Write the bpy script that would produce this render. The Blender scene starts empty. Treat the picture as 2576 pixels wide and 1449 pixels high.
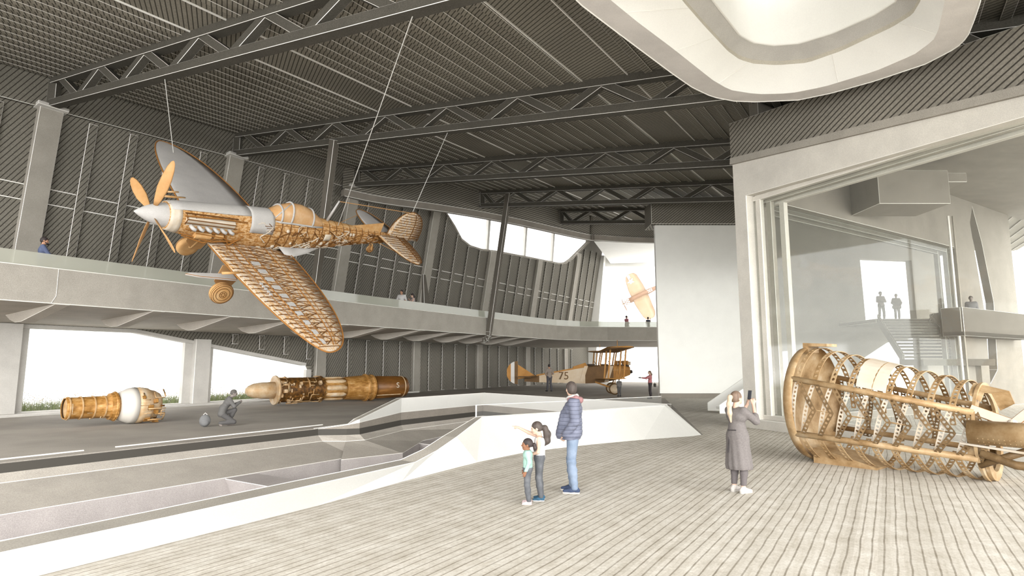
import bpy, bmesh, math, random
import numpy as np
from mathutils import Vector, Matrix
from mathutils.geometry import tessellate_polygon
random.seed(7)
SC = bpy.context.scene
COL = SC.collection
# ---------------------------------------------------------------- camera
F = 1500.0
TH = math.atan(190.5 / F)
CT, ST = math.cos(TH), math.sin(TH)
EYE = 2.05
cam = bpy.data.cameras.new('camera')
cam.sensor_width = 36.0
cam.lens = 36.0 * F / 2576.0
cam.clip_end = 3000
camo = bpy.data.objects.new('camera', cam)
COL.objects.link(camo)
camo.location = (0, 0, EYE)
camo.rotation_euler = (math.pi / 2 + TH, 0, 0)
SC.camera = camo
# survey of the place: rays through points seen in the photograph meet the real planes of the hall
def ray(px, py):
    xc, yc = (px - 1288) / F, (724.5 - py) / F
    return Vector((xc, CT - ST * yc, ST + CT * yc))
def hit(px, py, n, d):
    """point where the sight line meets the plane n.p = d"""
    r = ray(px, py); n = Vector(n)
    t = (d - n.z * EYE) / n.dot(r)
    return Vector((0, 0, EYE)) + r * t
def onz(px, py, z=0.0): return hit(px, py, (0, 0, 1), z)
def ony(px, py, y): return hit(px, py, (0, 1, 0), y)
DA = Vector((.531, .847, 0)).normalized()      # along the long wall
DB = Vector((-.847, .531, 0)).normalized()     # towards the long wall
def W(a, b, z=0.0): return DA * a + DB * b + Vector((0, 0, z))
def AB(p): return (p.dot(DA), p.dot(DB))
def onb(px, py, b): return hit(px, py, DB, b)
def ona(px, py, a): return hit(px, py, DA, a)
def roofz(a, b): return 12.3 + .05 * (a - 9.53) - .121 * (27.97 - b)
RN = Vector((0, 0, 1)) - DA * .05 - DB * .121
def onroof(px, py, dz=0.0): return hit(px, py, RN, 12.3 - .05 * 9.53 - .121 * 27.97 + dz)
# ---------------------------------------------------------------- materials
def lin(c):
    c = c / 255.0
    return c / 12.92 if c <= .04045 else ((c + .055) / 1.055) ** 2.4
TONE = 1.0      # overall depth of the exhibits' and clothes' own colours
def rgb(r, g, b): return (lin(r) * TONE, lin(g) * TONE, lin(b) * TONE, 1)
class NT:
    def __init__(s, name):
        s.m = bpy.data.materials.new(name); s.m.use_nodes = True
        s.t = s.m.node_tree; s.n = s.t.nodes; s.l = s.t.links
        s.b = s.n['Principled BSDF']; s.out = s.n['Material Output']
    def new(s, k, **kw):
        nd = s.n.new(k)
        for a, v in kw.items(): setattr(nd, a, v)
        return nd
    def pos(s): return s.new('ShaderNodeNewGeometry').outputs['Position']
    def obj(s): return s.new('ShaderNodeTexCoord').outputs['Object']
    def math(s, op, a, b=None, clamp=False):
        nd = s.new('ShaderNodeMath', operation=op, use_clamp=clamp)
        for i, v in enumerate((a, b)):
            if v is None: continue
            if isinstance(v, (int, float)): nd.inputs[i].default_value = v
            else: s.l.new(v, nd.inputs[i])
        return nd.outputs[0]
    def dot(s, v, d):
        nd = s.new('ShaderNodeVectorMath', operation='DOT_PRODUCT')
        s.l.new(v, nd.inputs[0]); nd.inputs[1].default_value = tuple(d)
        return nd.outputs['Value']
    def noise(s, vec, scale, detail=2.0, rough=.5, stretch=None):
        if stretch:
            mp = s.new('ShaderNodeMapping'); mp.inputs['Scale'].default_value = stretch
            s.l.new(vec, mp.inputs['Vector']); vec = mp.outputs[0]
        nd = s.new('ShaderNodeTexNoise'); s.l.new(vec, nd.inputs['Vector'])
        nd.inputs['Scale'].default_value = scale; nd.inputs['Detail'].default_value = detail
        nd.inputs['Roughness'].default_value = rough
        return nd.outputs['Fac']
    def mix(s, fac, a, b, mode='MIX'):
        nd = s.new('ShaderNodeMix', data_type='RGBA', blend_type=mode)
        if isinstance(fac, (int, float)): nd.inputs[0].default_value = fac
        else: s.l.new(fac, nd.inputs[0])
        for i, v in ((6, a), (7, b)):
            if isinstance(v, tuple): nd.inputs[i].default_value = v
            else: s.l.new(v, nd.inputs[i])
        return nd.outputs[2]
    def ramp(s, fac, stops, interp='LINEAR'):
        nd = s.new('ShaderNodeValToRGB'); nd.color_ramp.interpolation = interp
        e = nd.color_ramp.elements
        while len(e) < len(stops): e.new(.5)
        for el, (p, c) in zip(e, stops): el.position = p; el.color = c
        s.l.new(fac, nd.inputs[0]); return nd.outputs[0]
    def fin(s, col, rough=.8, spec=.2, metal=0.0):
        if isinstance(col, tuple): s.b.inputs['Base Color'].default_value = col
        else: s.l.new(col, s.b.inputs['Base Color'])
        s.b.inputs['Roughness'].default_value = rough
        s.b.inputs['Specular IOR Level'].default_value = spec
        s.b.inputs['Metallic'].default_value = metal
        return s.m
def grain(name, c, amt=.10, scale=40.0, rough=.85, coarse=1.2, camt=.06, objspace=False):
    """matt surface with fine speckle and slow blotches of the same colour"""
    t = NT(name); p = t.obj() if objspace else t.pos()
    f = t.noise(p, scale, 3, .7); g = t.noise(p, coarse, 3, .6)
    base = rgb(*c)
    dark = tuple(base[i] * (1 - 2.2 * amt) for i in range(3)) + (1,)
    lite = tuple(min(1, base[i] * (1 + 2.2 * amt)) for i in range(3)) + (1,)
    col = t.ramp(f, [(.3, dark), (.7, lite)])
    d2 = (1 - 2 * camt,) * 3 + (1,)
    col = t.mix(1.0, col, t.ramp(g, [(.35, d2), (.65, (1, 1, 1, 1))]), 'MULTIPLY')
    return t.fin(col, rough)
def hatch(name, c, line, nrm, period, width, grainamt=.1):
    """ruled cladding: fine dark diagonal grooves over a speckled panel"""
    t = NT(name); p = t.pos()
    u = t.math('FRACT', t.math('DIVIDE', t.dot(p, nrm), period))
    m = t.math('LESS_THAN', u, width)
    f = t.noise(p, 18, 3, .7); g = t.noise(p, .22, 2, .5)
    base = rgb(*c)
    col = t.ramp(f, [(.3, tuple(x * (1 - 2 * grainamt) for x in base[:3]) + (1,)), (.7, tuple(x * (1 + 2 * grainamt) for x in base[:3]) + (1,))])
    col = t.mix(1.0, col, t.ramp(g, [(.3, (.78, .78, .78, 1)), (.7, (1.12, 1.12, 1.12, 1))]), 'MULTIPLY')
    col = t.mix(m, col, rgb(*line))
    return t.fin(col, .85)
def plain(name, c, rough=.7, spec=.25, metal=0.0): return NT(name).fin(rgb(*c), rough, spec, metal)
def glass(name, tint, body, amount, gloss=.06):
    t = NT(name)
    tr = t.new('ShaderNodeBsdfTransparent'); tr.inputs[0].default_value = tint
    df = t.new('ShaderNodeBsdfDiffuse'); df.inputs[0].default_value = rgb(*body)
    gl = t.new('ShaderNodeBsdfGlossy'); gl.inputs['Roughness'].default_value = .05
    mx = t.new('ShaderNodeMixShader'); mx.inputs[0].default_value = amount
    t.l.new(tr.outputs[0], mx.inputs[1]); t.l.new(df.outputs[0], mx.inputs[2])
    m2 = t.new('ShaderNodeMixShader'); m2.inputs[0].default_value = gloss
    t.l.new(mx.outputs[0], m2.inputs[1]); t.l.new(gl.outputs[0], m2.inputs[2])
    t.l.new(m2.outputs[0], t.out.inputs[0])
    return t.m
GOLD = 1.0
def blotch(name, stops, scale=5.0, rough=.55, metal=0.0, stretch=None, warp=0.0, spec=.3):
    """worn metal: patches of several tones that belong to the thing itself"""
    t = NT(name); p = t.obj()
    f = t.noise(p, scale, 5, .65, stretch)
    col = t.ramp(f, [(q, rgb(*c)) for q, c in stops])
    return t.fin(col, rough, spec, metal)
# ---------------------------------------------------------------- mesh helpers
class MB:
    def __init__(s): s.v = []; s.f = []; s.m = []; s.st = []
    def add(s, vs, fs, mi=0):
        o = len(s.v); s.st.append((o, len(s.f))); s.v += [tuple(x) for x in vs]
        for f in fs: s.f.append(tuple(i + o for i in f)); s.m.append(mi)
        return s
    def box(s, lo, hi, mi=0):
        x0, y0, z0 = lo; x1, y1, z1 = hi
        return s.hexa([(x0, y0, z0), (x1, y0, z0), (x1, y1, z0), (x0, y1, z0), (x0, y0, z1), (x1, y0, z1), (x1, y1, z1), (x0, y1, z1)], mi)
    def hexa(s, p, mi=0):
        return s.add(p, [(3, 2, 1, 0), (4, 5, 6, 7), (0, 1, 5, 4), (1, 2, 6, 5), (2, 3, 7, 6), (3, 0, 4, 7)], mi)
    def bar(s, p, q, w, h, up=(0, 0, 1), mi=0):
        p, q, up = Vector(p), Vector(q), Vector(up)
        d = (q - p).normalized(); r = d.cross(up)
        if r.length < 1e-4: r = d.cross(Vector((1, 0, 0)))
        r.normalize(); u = r.cross(d)
        r *= w / 2; u *= h / 2
        return s.hexa([p - r - u, p + r - u, q + r - u, q - r - u, p - r + u, p + r + u, q + r + u, q - r + u], mi)
    def tube(s, pts, r, n=6, mi=0, closed=False, caps=True):
        pts = [Vector(p) for p in pts]; k = len(pts); vs = []; fs = []
        rr = r if isinstance(r, (list, tuple)) else [r] * k
        prev = None
        for i, p in enumerate(pts):
            a = pts[(i - 1) % k] if (closed or i > 0) else p
            b = pts[(i + 1) % k] if (closed or i < k - 1) else p
            d = (b - a)
            if d.length < 1e-9: d = Vector((0, 0, 1))
            d.normalize()
            if prev is None:
                x = d.cross(Vector((0, 0, 1)))
                if x.length < .05: x = d.cross(Vector((1, 0, 0)))
            else:
                x = prev - d * prev.dot(d)
                if x.length < 1e-5: x = d.cross(Vector((0, 0, 1)))
            x.normalize(); prev = x; y = d.cross(x)
            for j in range(n):
                t = 2 * math.pi * j / n
                vs.append(p + (x * math.cos(t) + y * math.sin(t)) * rr[i])
        for i in range(k if closed else k - 1):
            i2 = (i + 1) % k
            for j in range(n):
                j2 = (j + 1) % n
                fs.append((i * n + j, i * n + j2, i2 * n + j2, i2 * n + j))
        if caps and not closed:
            fs.append(tuple(range(n - 1, -1, -1))); fs.append(tuple((k - 1) * n + j for j in range(n)))
        return s.add(vs, fs, mi)
    def loft(s, rings, mi=0, close=True, caps=True):
        k = len(rings); n = len(rings[0]); fs = []
        for i in range(k - 1):
            for j in range(n if close else n - 1):
                j2 = (j + 1) % n
                fs.append((i * n + j, i * n + j2, (i + 1) * n + j2, (i + 1) * n + j))
        if caps and close:
            fs.append(tuple(range(n - 1, -1, -1))); fs.append(tuple((k - 1) * n + j for j in range(n)))
        return s.add([p for r in rings for p in r], fs, mi)
    def lathe(s, prof, n=24, axis='x', mi=0, caps=True, c=(0, 0, 0)):
        rings = []
        for t, r in prof:
            ring = []
            for j in range(n):
                a = 2 * math.pi * j / n; u, w = r * math.cos(a), r * math.sin(a)
                p = (t, u, w) if axis == 'x' else ((u, t, w) if axis == 'y' else (u, w, t))
                ring.append((p[0] + c[0], p[1] + c[1], p[2] + c[2]))
            rings.append(ring)
        return s.loft(rings, mi, True, caps)
    def sphere(s, c, r, n=10, mi=0):
        r = r if isinstance(r, (tuple, list)) else (r, r, r)
        rings = []
        for i in range(1, n):
            t = math.pi * i / n
            rings.append([(c[0] + r[0] * math.sin(t) * math.cos(2 * math.pi * j / (n + 4)), c[1] + r[1] * math.sin(t) * math.sin(2 * math.pi * j / (n + 4)), c[2] + r[2] * math.cos(t)) for j in range(n + 4)])
        return s.loft(rings, mi)
    def prism(s, poly, dz, mi=0, holes=()):
        """polygon (list of 3d points, coplanar) with holes, thickened along vector dz"""
        loops = [[Vector(p) for p in poly]] + [[Vector(p) for p in h] for h in holes]
        flat = [p for l in loops for p in l]
        tri = tessellate_polygon(loops)
        n = len(flat); dz = Vector(dz)
        nn = Vector((0, 0, 0))
        for a, b, c in tri: nn += (flat[b] - flat[a]).cross(flat[c] - flat[a])
        fs = []
        for a, b, c in tri:
            if nn.dot(dz) > 0: fs += [(c, b, a), (a + n, b + n, c + n)]
            else: fs += [(a, b, c), (c + n, b + n, a + n)]
        o = 0
        for l in loops:
            k = len(l)
            for i in range(k): fs.append((o + i, o + (i + 1) % k, o + (i + 1) % k + n, o + i + n))
            o += k
        return s.add(flat + [p + dz for p in flat], fs, mi)
    def xf(s, M, start=0):
        for i in range(start, len(s.v)): s.v[i] = tuple(M @ Vector(s.v[i]))
        return s
def setp(o, label=None, cat=None, group=None, kind=None):
    if label: o['label'] = label
    if cat: o['category'] = cat
    if group: o['group'] = group
    if kind: o['kind'] = kind
    return o
def mesh(name, mb, mats, parent=None, smooth=False, bevel=0.0, bevmat=None, fixn=True, solid=0.0):
    me = bpy.data.meshes.new(name)
    me.from_pydata([tuple(v) for v in mb.v], [], mb.f)
    mats = mats if isinstance(mats, (list, tuple)) else [mats]
    for m in mats: me.materials.append(m)
    if any(mb.m): me.polygons.foreach_set('material_index', mb.m)
    if fixn or bevel:
        bm = bmesh.new(); bm.from_mesh(me)
        bmesh.ops.recalc_face_normals(bm, faces=bm.faces)
        if bevel:
            ed = [e for e in bm.edges if len(e.link_faces) == 2 and e.calc_face_angle(0) > .5]
            bmesh.ops.bevel(bm, geom=ed, offset=bevel, segments=1, affect='EDGES', profile=.5, material=(-1 if bevmat is None else bevmat))
        bm.to_mesh(me); bm.free()
    if smooth: me.polygons.foreach_set('use_smooth', [True] * len(me.polygons))
    me.update()
    o = bpy.data.objects.new(name, me); COL.objects.link(o)
    if solid:
        md = o.modifiers.new('thickness', 'SOLIDIFY'); md.thickness = solid; md.offset = 0
    if parent: o.parent = parent
    return o
def pieces(name, mb, mats, parent, **k):
    """every solid collected in mb becomes a part of its own under parent"""
    out = []
    for i, (v0, f0) in enumerate(mb.st):
        v1, f1 = mb.st[i + 1] if i + 1 < len(mb.st) else (len(mb.v), len(mb.f))
        q = MB(); q.v = mb.v[v0:v1]; q.f = [tuple(x - v0 for x in f) for f in mb.f[f0:f1]]; q.m = mb.m[f0:f1]
        out.append(mesh(name, q, mats, parent, **k))
    return out
def empty(name, loc=(0, 0, 0), rz=0.0, label=None, cat=None, group=None, mat=None):
    o = bpy.data.objects.new(name, None); COL.objects.link(o); o.empty_display_size = .2
    if mat is not None: o.matrix_world = mat
    else: o.location = loc; o.rotation_euler = (0, 0, rz)
    return setp(o, label, cat, group)
def text_mesh(name, body, size, thick, M, mat, parent, flip=False):
    cu = bpy.data.curves.new(name, 'FONT'); cu.body = body; cu.size = size; cu.extrude = thick
    cu.align_x = 'CENTER'; cu.align_y = 'CENTER'
    o = bpy.data.objects.new(name, cu); COL.objects.link(o)
    bpy.context.view_layer.update()
    me = bpy.data.meshes.new_from_object(o.evaluated_get(bpy.context.evaluated_depsgraph_get()))
    bpy.data.objects.remove(o); bpy.data.curves.remove(cu)
    if flip: me.transform(Matrix.Scale(-1, 4, (0, 1, 0)))
    me.transform(M); me.materials.clear(); me.materials.append(mat)
    o = bpy.data.objects.new(name, me); COL.objects.link(o); o.parent = parent
    return o
def resample(loop, n):
    """loop of 2d/3d points resampled by bearing round its centre"""
    pts = [Vector(p) for p in loop]; c = sum(pts, Vector((0, 0, 0))) / len(pts)
    out = []
    for j in range(n):
        a = 2 * math.pi * j / n; d = Vector((math.cos(a), math.sin(a), 0)); best = None
        for i in range(len(pts)):
            p, q = pts[i] - c, pts[(i + 1) % len(pts)] - c
            e = q - p; den = d.x * e.y - d.y * e.x
            if abs(den) < 1e-9: continue
            t = (p.x * e.y - p.y * e.x) / den; u = (p.x * d.y - p.y * d.x) / den
            if t > 0 and -1e-6 <= u <= 1 + 1e-6 and (best is None or t > best[0]): best = (t, (p + e * u) + c)
        out.append(best[1])
    return out
def chaikin(p, it=2):
    for _ in range(it):
        q = []
        for i in range(len(p)):
            a, b = Vector(p[i]), Vector(p[(i + 1) % len(p)])
            q += [a * .75 + b * .25, a * .25 + b * .75]
        p = q
    return p
# ---------------------------------------------------------------- the palette
M_LINE = plain('pale_edge', (232, 230, 224))
M_TRUSS = grain('truss_steel', (80, 77, 70), .12, 30)
M_CONC = grain('concrete_grey', (156, 151, 142), .10, 55)
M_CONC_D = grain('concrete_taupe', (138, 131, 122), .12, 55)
M_CONC_L = grain('concrete_light', (196, 193, 187), .05, 50)
M_WHITE = grain('white_plaster', (242, 241, 236), .015, 40, camt=.015)
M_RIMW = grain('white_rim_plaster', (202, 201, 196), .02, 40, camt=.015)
M_LAV = grain('pale_lavender_concrete', (205, 201, 203), .03, 40)
M_BLACK = plain('blackened_steel', (66, 63, 58))
M_COLUMN = grain('column_render', (150, 145, 136), .08, 50)
M_POST = grain('post_steel', (96, 91, 83), .1, 50)
hn = (DA * .85 - Vector((0, 0, .53)))
M_HATCH_W = hatch('ruled_wall_cladding', (118, 114, 105), (52, 49, 43), hn, .15, .19)
pa, pb = onroof(1100, 120, 1.1), onroof(1130, 88, 1.1)
hd = (pb - pa).normalized(); hr = Vector((hd.y, -hd.x, 0)).normalized()
M_HATCH_C = hatch('ruled_ceiling_deck', (136, 131, 120), (62, 59, 52), hr, .13, .22)
M_HATCH_R = hatch('ruled_fascia_cladding', (136, 131, 121), (62, 58, 52), Vector((.6, -.2, -.75)), .12, .26)
M_RIB = grain('deck_rib', (134, 129, 119), .1, 30)
M_GUARD = glass('guard_glass', (.93, .95, .92, 1), (190, 190, 178), .5)
M_PANE = glass('window_pane', (.97, .98, .97, 1), (200, 198, 190), .06)
M_CLEAR = glass('clear_pane', (.99, .99, .99, 1), (235, 235, 232), .03, .02)
# ================================================================ daylight
wd = bpy.data.worlds.new('bright overcast sky'); SC.world = wd; wd.use_nodes = True
wn = wd.node_tree
bg = wn.nodes['Background']
tc = wn.nodes.new('ShaderNodeTexCoord')
bg.inputs[0].default_value = (1.0, .990, .972, 1)
# bright sky lobe low behind the viewer, added to light the hall evenly
vd = wn.nodes.new('ShaderNodeVectorMath'); vd.operation = 'DOT_PRODUCT'
wn.links.new(tc.outputs['Generated'], vd.inputs[0]); vd.inputs[1].default_value = Vector((.22, -.94, .2)).normalized()
def wmath(op, a, v):
    nd = wn.nodes.new('ShaderNodeMath'); nd.operation = op; wn.links.new(a, nd.inputs[0]); nd.inputs[1].default_value = v; return nd.outputs[0]
lobe = wmath('POWER', wmath('MAXIMUM', vd.outputs['Value'], 0.0), 3.0)
wn.links.new(wmath('ADD', wmath('MULTIPLY', lobe, 4.2), 1.0), bg.inputs[1])
vs = SC.view_settings
vs.view_transform = 'Standard'; vs.look = 'None'; vs.gamma = 1.0; vs.use_curve_mapping = False
vs.exposure = 1.7
SC.cycles.max_bounces = 8; SC.cycles.diffuse_bounces = 4; SC.cycles.transparent_max_bounces = 16
# ================================================================ floors
def P2(pts): return [Vector((p[0], p[1], p[2] if len(p) > 2 else 0)) for p in pts]
# near rim of the sunken well: base line (deck side), top outer, top inner  (survey points, heights in metres)
RIM_Z = [.15, .15, .2, .37, .56, .79, .78, .77, .77, .77]
base_px = [(500, 1347), (800, 1271.7), (1010, 1212), (1110, 1186), (1200, 1163), (1310, 1140), (1400, 1128), (1499, 1117), (1620, 1106), (1742, 1097)]
outer_px = [(420, 1302), (800, 1217.5), (1044.6, 1163), (1097, 1135), (1149, 1099), (1212, 1050), (1325, 1043), (1440, 1036), (1556, 1028), (1672, 1020.5)]
base_pts = [onz(*p) for p in base_px]
out_pts = [onz(*p, z) for p, z in zip(outer_px, RIM_Z)]
base_pts = [W(-14, 7.0)] + base_pts
out_pts = [W(-14, 7.68, .15)] + out_pts
in_pts = []
for i, o in enumerate(out_pts):
    w = [.5, .5, .5, .42, .36, .3, .16, .15, .14, .13, .12][i]
    d = (out_pts[min(i + 1, len(out_pts) - 1)] - out_pts[max(i - 1, 0)]); d.z = 0; d.normalize()
    in_pts.append(o + Vector((-d.y, d.x, 0)) * w)
tip = base_pts[-1]
BOT = -1.13
# far edge of the well
far_px = [(800, 1079.5), (873, 1069), (905, 1055), (1010, 1003), (1215, 989)]
FAR_Z = [0.0, .12, .28, .77, .77]
far_top = [W(-14, 16.3, 0)] + [onz(*p, z) for p, z in zip(far_px, FAR_Z)]
far_end = in_pts[-1] + Vector((.25, .3, 0))
far_top.append(Vector((far_end.x, far_end.y, .77)))
far_floor = [Vector((p.x, p.y, 0)) for p in far_top]
far_out = []
for i, p in enumerate(far_floor):
    d = (far_floor[min(i + 1, len(far_floor) - 1)] - far_floor[max(i - 1, 0)]); d.z = 0; d.normalize()
    far_out.append(p + Vector((-d.y, d.x, 0)) * .22)
def deck_mat():
    t = NT('weathered_deck_boards'); p = t.pos()
    s = t.math('DIVIDE', t.math('ADD', t.dot(p, DB), t.math('MULTIPLY', t.math('SUBTRACT', t.noise(p, .9, 2), .5), .05)), .118)
    fr = t.math('FRACT', s); idn = t.math('FLOOR', s)
    gap = t.math('LESS_THAN', t.math('ABSOLUTE', t.math('SUBTRACT', fr, .5)), .075)
    wn_ = t.new('ShaderNodeTexWhiteNoise', noise_dimensions='1D'); t.l.new(idn, wn_.inputs['W'])
    g1 = t.noise(p, 3.2, 5, .7); g2 = t.noise(p, 26, 4, .75)
    mp = t.new('ShaderNodeCombineXYZ')
    t.l.new(t.math('MULTIPLY', t.dot(p, DA), 1.6), mp.inputs[0]); t.l.new(t.math('MULTIPLY', t.dot(p, DB), 22.), mp.inputs[1])
    g3 = t.noise(mp.outputs[0], 1.0, 5, .7)
    c = t.ramp(g1, [(.28, rgb(182, 176, 165)), (.5, rgb(197, 192, 183)), (.75, rgb(211, 208, 201))])
    c = t.mix(1., c, t.ramp(wn_.outputs[0], [(0, (.90, .89, .87, 1)), (1, (1.06, 1.06, 1.06, 1))]), 'MULTIPLY')
    c = t.mix(1., c, t.ramp(g2, [(.3, (.80, .79, .76, 1)), (.6, (1.05, 1.05, 1.05, 1))]), 'MULTIPLY')
    c = t.mix(1., c, t.ramp(g3, [(.28, (.84, .82, .78, 1)), (.5, (1, 1, 1, 1))]), 'MULTIPLY')
    gs = t.math('MULTIPLY', gap, t.ramp(g1, [(.3, (1, 1, 1, 1)), (.8, (.35, .35, .35, 1))]))
    c = t.mix(gs, c, rgb(124, 116, 102))
    return t.fin(c, .85)
M_DECK = deck_mat()
m = MB()
deck_poly = [W(-14, 7.0)] + base_pts[1:] + [tip + Vector((.4, .3, 0)), Vector((9.2, 36.5, 0)), Vector((40, 36.5, 0)), Vector((40, -8, 0)), Vector((-4, -8, 0))]
m.prism(P2(deck_poly), (0, 0, -.25))
setp(mesh('floor', m, M_DECK), 'weathered grey timber board floor in the foreground', 'floor', None, 'structure')
m = MB()
conc_poly = far_out[:-1] + [far_out[-1], tip + Vector((.4, .3, 0)), Vector((9.2, 36.5, 0)), Vector((24, 66, 0)), W(64, 29.4), W(-14, 29.4)]
m.prism(P2(conc_poly), (0, 0, -.25))
M_FLOORC = grain('floor_screed', (162, 156, 147), .08, 45, camt=.12, coarse=.35)
setp(mesh('floor_gallery', m, M_FLOORC), 'grey concrete floor strip along the window wall', 'floor', None, 'structure')
# ---- the near rim: white outward slope, taupe cap, inner wall
rim = empty('sloping_parapet', tuple(W(6, 7.6, 0)), label='long white sloping rim of the sunken well, rising to a parapet behind the visitors', cat='parapet')
def relobj(o, root):
    o.parent = root; o.matrix_parent_inverse = root.matrix_world.inverted(); return o
bpy.context.view_layer.update()
m = MB()
n = len(base_pts)
ring = [base_pts, out_pts]
vs_ = []; 
inb = [Vector((p.x, p.y, BOT)) for p in in_pts]
def strip(m, A, B, mi=0):
    k = len(A)
    m.add(list(A) + list(B), [(i, i + 1, k + i + 1, k + i) for i in range(k - 1)], mi)
strip(m, base_pts, out_pts)
m.add([base_pts[-1], out_pts[-1], in_pts[-1], far_top[-1], tip + Vector((.35, .3, 0))], [(0, 1, 2, 3, 4)])
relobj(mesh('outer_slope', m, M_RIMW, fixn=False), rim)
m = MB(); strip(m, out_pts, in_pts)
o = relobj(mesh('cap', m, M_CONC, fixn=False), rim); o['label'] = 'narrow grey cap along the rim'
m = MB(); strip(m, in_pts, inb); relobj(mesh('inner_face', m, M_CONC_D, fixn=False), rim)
m = MB()
for L in (out_pts, in_pts): m.tube([p + Vector((0, 0, .004)) for p in L], .006, 4)
o = relobj(mesh('edge_line', m, M_LINE), rim)
m = MB(); k0 = 5
gp = [p + Vector((0, 0, 0)) for p in in_pts[6:]]
strip(m, gp, [p + Vector((0, 0, .28)) for p in gp])
o = relobj(mesh('glass_guard', m, M_CLEAR, fixn=False, solid=.012), rim); o['label'] = 'low clear glass guard on the cap'
m = MB(); m.tube([p + Vector((0, 0, .28)) for p in gp], .007, 4); m.bar(gp[0], gp[0] + Vector((0, 0, .28)), .03, .03)
relobj(mesh('guard_edge', m, M_LINE), rim)
# ---- far side of the well: black kerb band, sloped concrete bank, trough
bank = empty('well_bank', tuple(W(5, 15.5, -.5)), label='grey concrete bank on the far side of the sunken well under the black kerb', cat='bank')
bpy.context.view_layer.update()
kl = far_floor
def inw(p, d, z):  # move into the well
    i = kl.index(p); a = kl[max(i - 1, 0)]; b = kl[min(i + 1, len(kl) - 1)]
    t = (b - a); t.z = 0; t.normalize(); q = p + Vector((t.y, -t.x, 0)) * d; q.z = z; return q
ins = [1, 1, 1, .9, .55, .35, .05]
L0 = [Vector((p.x, p.y, z)) for p, z in zip(kl, [0] + [0] * len(kl))]
L1 = [inw(p, .02, -.19) for p in kl]
L2 = [inw(p, .25 * s, -.36) for p, s in zip(kl, ins)]
L3 = [inw(p, 1.8 * s, -.69) for p, s in zip(kl, ins)]
L4 = [inw(p, 1.8 * s, BOT) for p, s in zip(kl, ins)]
m = MB(); strip(m, L0, L1); o = relobj(mesh('black_kerb', m, M_BLACK, fixn=False), bank); o['label'] = 'black steel kerb band'
M_BANK = grain('bank_concrete', (166, 160, 151), .1, 50)
m = MB(); strip(m, L1, L2); strip(m, L2, L3); relobj(mesh('sloping_face', m, M_BANK, fixn=False), bank)
m = MB(); strip(m, L3, L4)
M_GRADC = grain('trough_concrete', (166, 160, 157), .08, 50)
relobj(mesh('trough_wall', m, M_GRADC, fixn=False), bank)
m = MB()
for L in (L2, L3): m.tube([p + Vector((0, 0, .006)) for p in L], .008, 4)
for s, e in ((-.5, 6.9), (7.6, 14)): m.bar(W(s, 16.32, .01), W(e, 16.32, .01), .05, .03)
m.tube([W(1.2, 16.24, -.1), W(6.6, 16.24, -.1)], .008, 4); m.tube([W(7.9, 16.24, -.1), W(13.5, 16.24, -.1)], .008, 4)
m.tube([W(7.2, 16.05, -.35), W(7.35, 14.52, -.68), W(7.0, 14.49, BOT)], .008, 4)
relobj(mesh('edge_line', m, M_LINE), bank)
m = MB()
pl = [Vector((p.x, p.y, BOT)) for p in L4] + [Vector((p.x, p.y, BOT)) for p in reversed(inb)]
m.prism(pl, (0, 0, -.2))
setp(mesh('floor_well', m, M_LAV), 'pale floor of the trough at the bottom of the sunken well', 'floor', None, 'structure')
for i, (a0, a1, lb) in enumerate(((8.9, 9.75, 'concrete cross wall bridging the well trough, nearer of the two'), (16.3, 17.2, 'concrete cross wall bridging the well trough, far one by the rising parapet'))):
    m = MB(); b0 = 8.3 if i == 0 else 9.5
    m.hexa([W(a0 + .2, b0, BOT), W(a1, b0, BOT), W(a1, 14.5, BOT), W(a0 + .2, 14.5, BOT), W(a0, b0, -.72), W(a1, b0, -.72), W(a1, 14.5, -.7), W(a0, 14.5, -.7)])
    setp(mesh('cross_wall', m, [M_GRADC, M_LINE], bevel=.012, bevmat=1), lb, 'cross wall', 'cross walls in the well')
# ---- far parapet that rises round the point of the well
fp = empty('far_parapet', tuple(far_top[4]), label='white parapet on the far side of the well, meeting the near rim in a point', cat='parapet')
bpy.context.view_layer.update()
A = far_top[1:]; Bo = [Vector((q.x, q.y, p.z)) for p, q in zip(far_top[1:], far_out[1:])]
mid = [Vector((p.x, p.y, min(p.z, .12 + .2 * p.z))) for p in A]
low = [Vector((p.x, p.y, -.05)) for p in A]
m = MB(); strip(m, A, mid); relobj(mesh('upper_face', m, M_RIMW, fixn=False), fp)  # the darker band below it is the well's inner shadow, painted on
m = MB(); strip(m, mid, low); o = relobj(mesh('lower_face', m, M_CONC_D, fixn=False), fp); o['label'] = 'lower band of the parapet, painted dark for the shadow inside the well'
m = MB(); strip(m, A, Bo); strip(m, Bo, [Vector((p.x, p.y, 0)) for p in Bo]); relobj(mesh('cap', m, M_CONC, fixn=False), fp)
m = MB()
for L in (A, Bo, mid): m.tube([p + Vector((0, 0, .005)) for p in L], .008, 4)
relobj(mesh('edge_line', m, M_LINE), fp)
# ================================================================ left wall
BW = 29.4
def wb(z): return BW - .18 * (z - 4.4)
A0, A1 = -14.0, 63.7
def WL(a, z): return W(a, BW if z <= 4.4 else wb(z), z)
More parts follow.
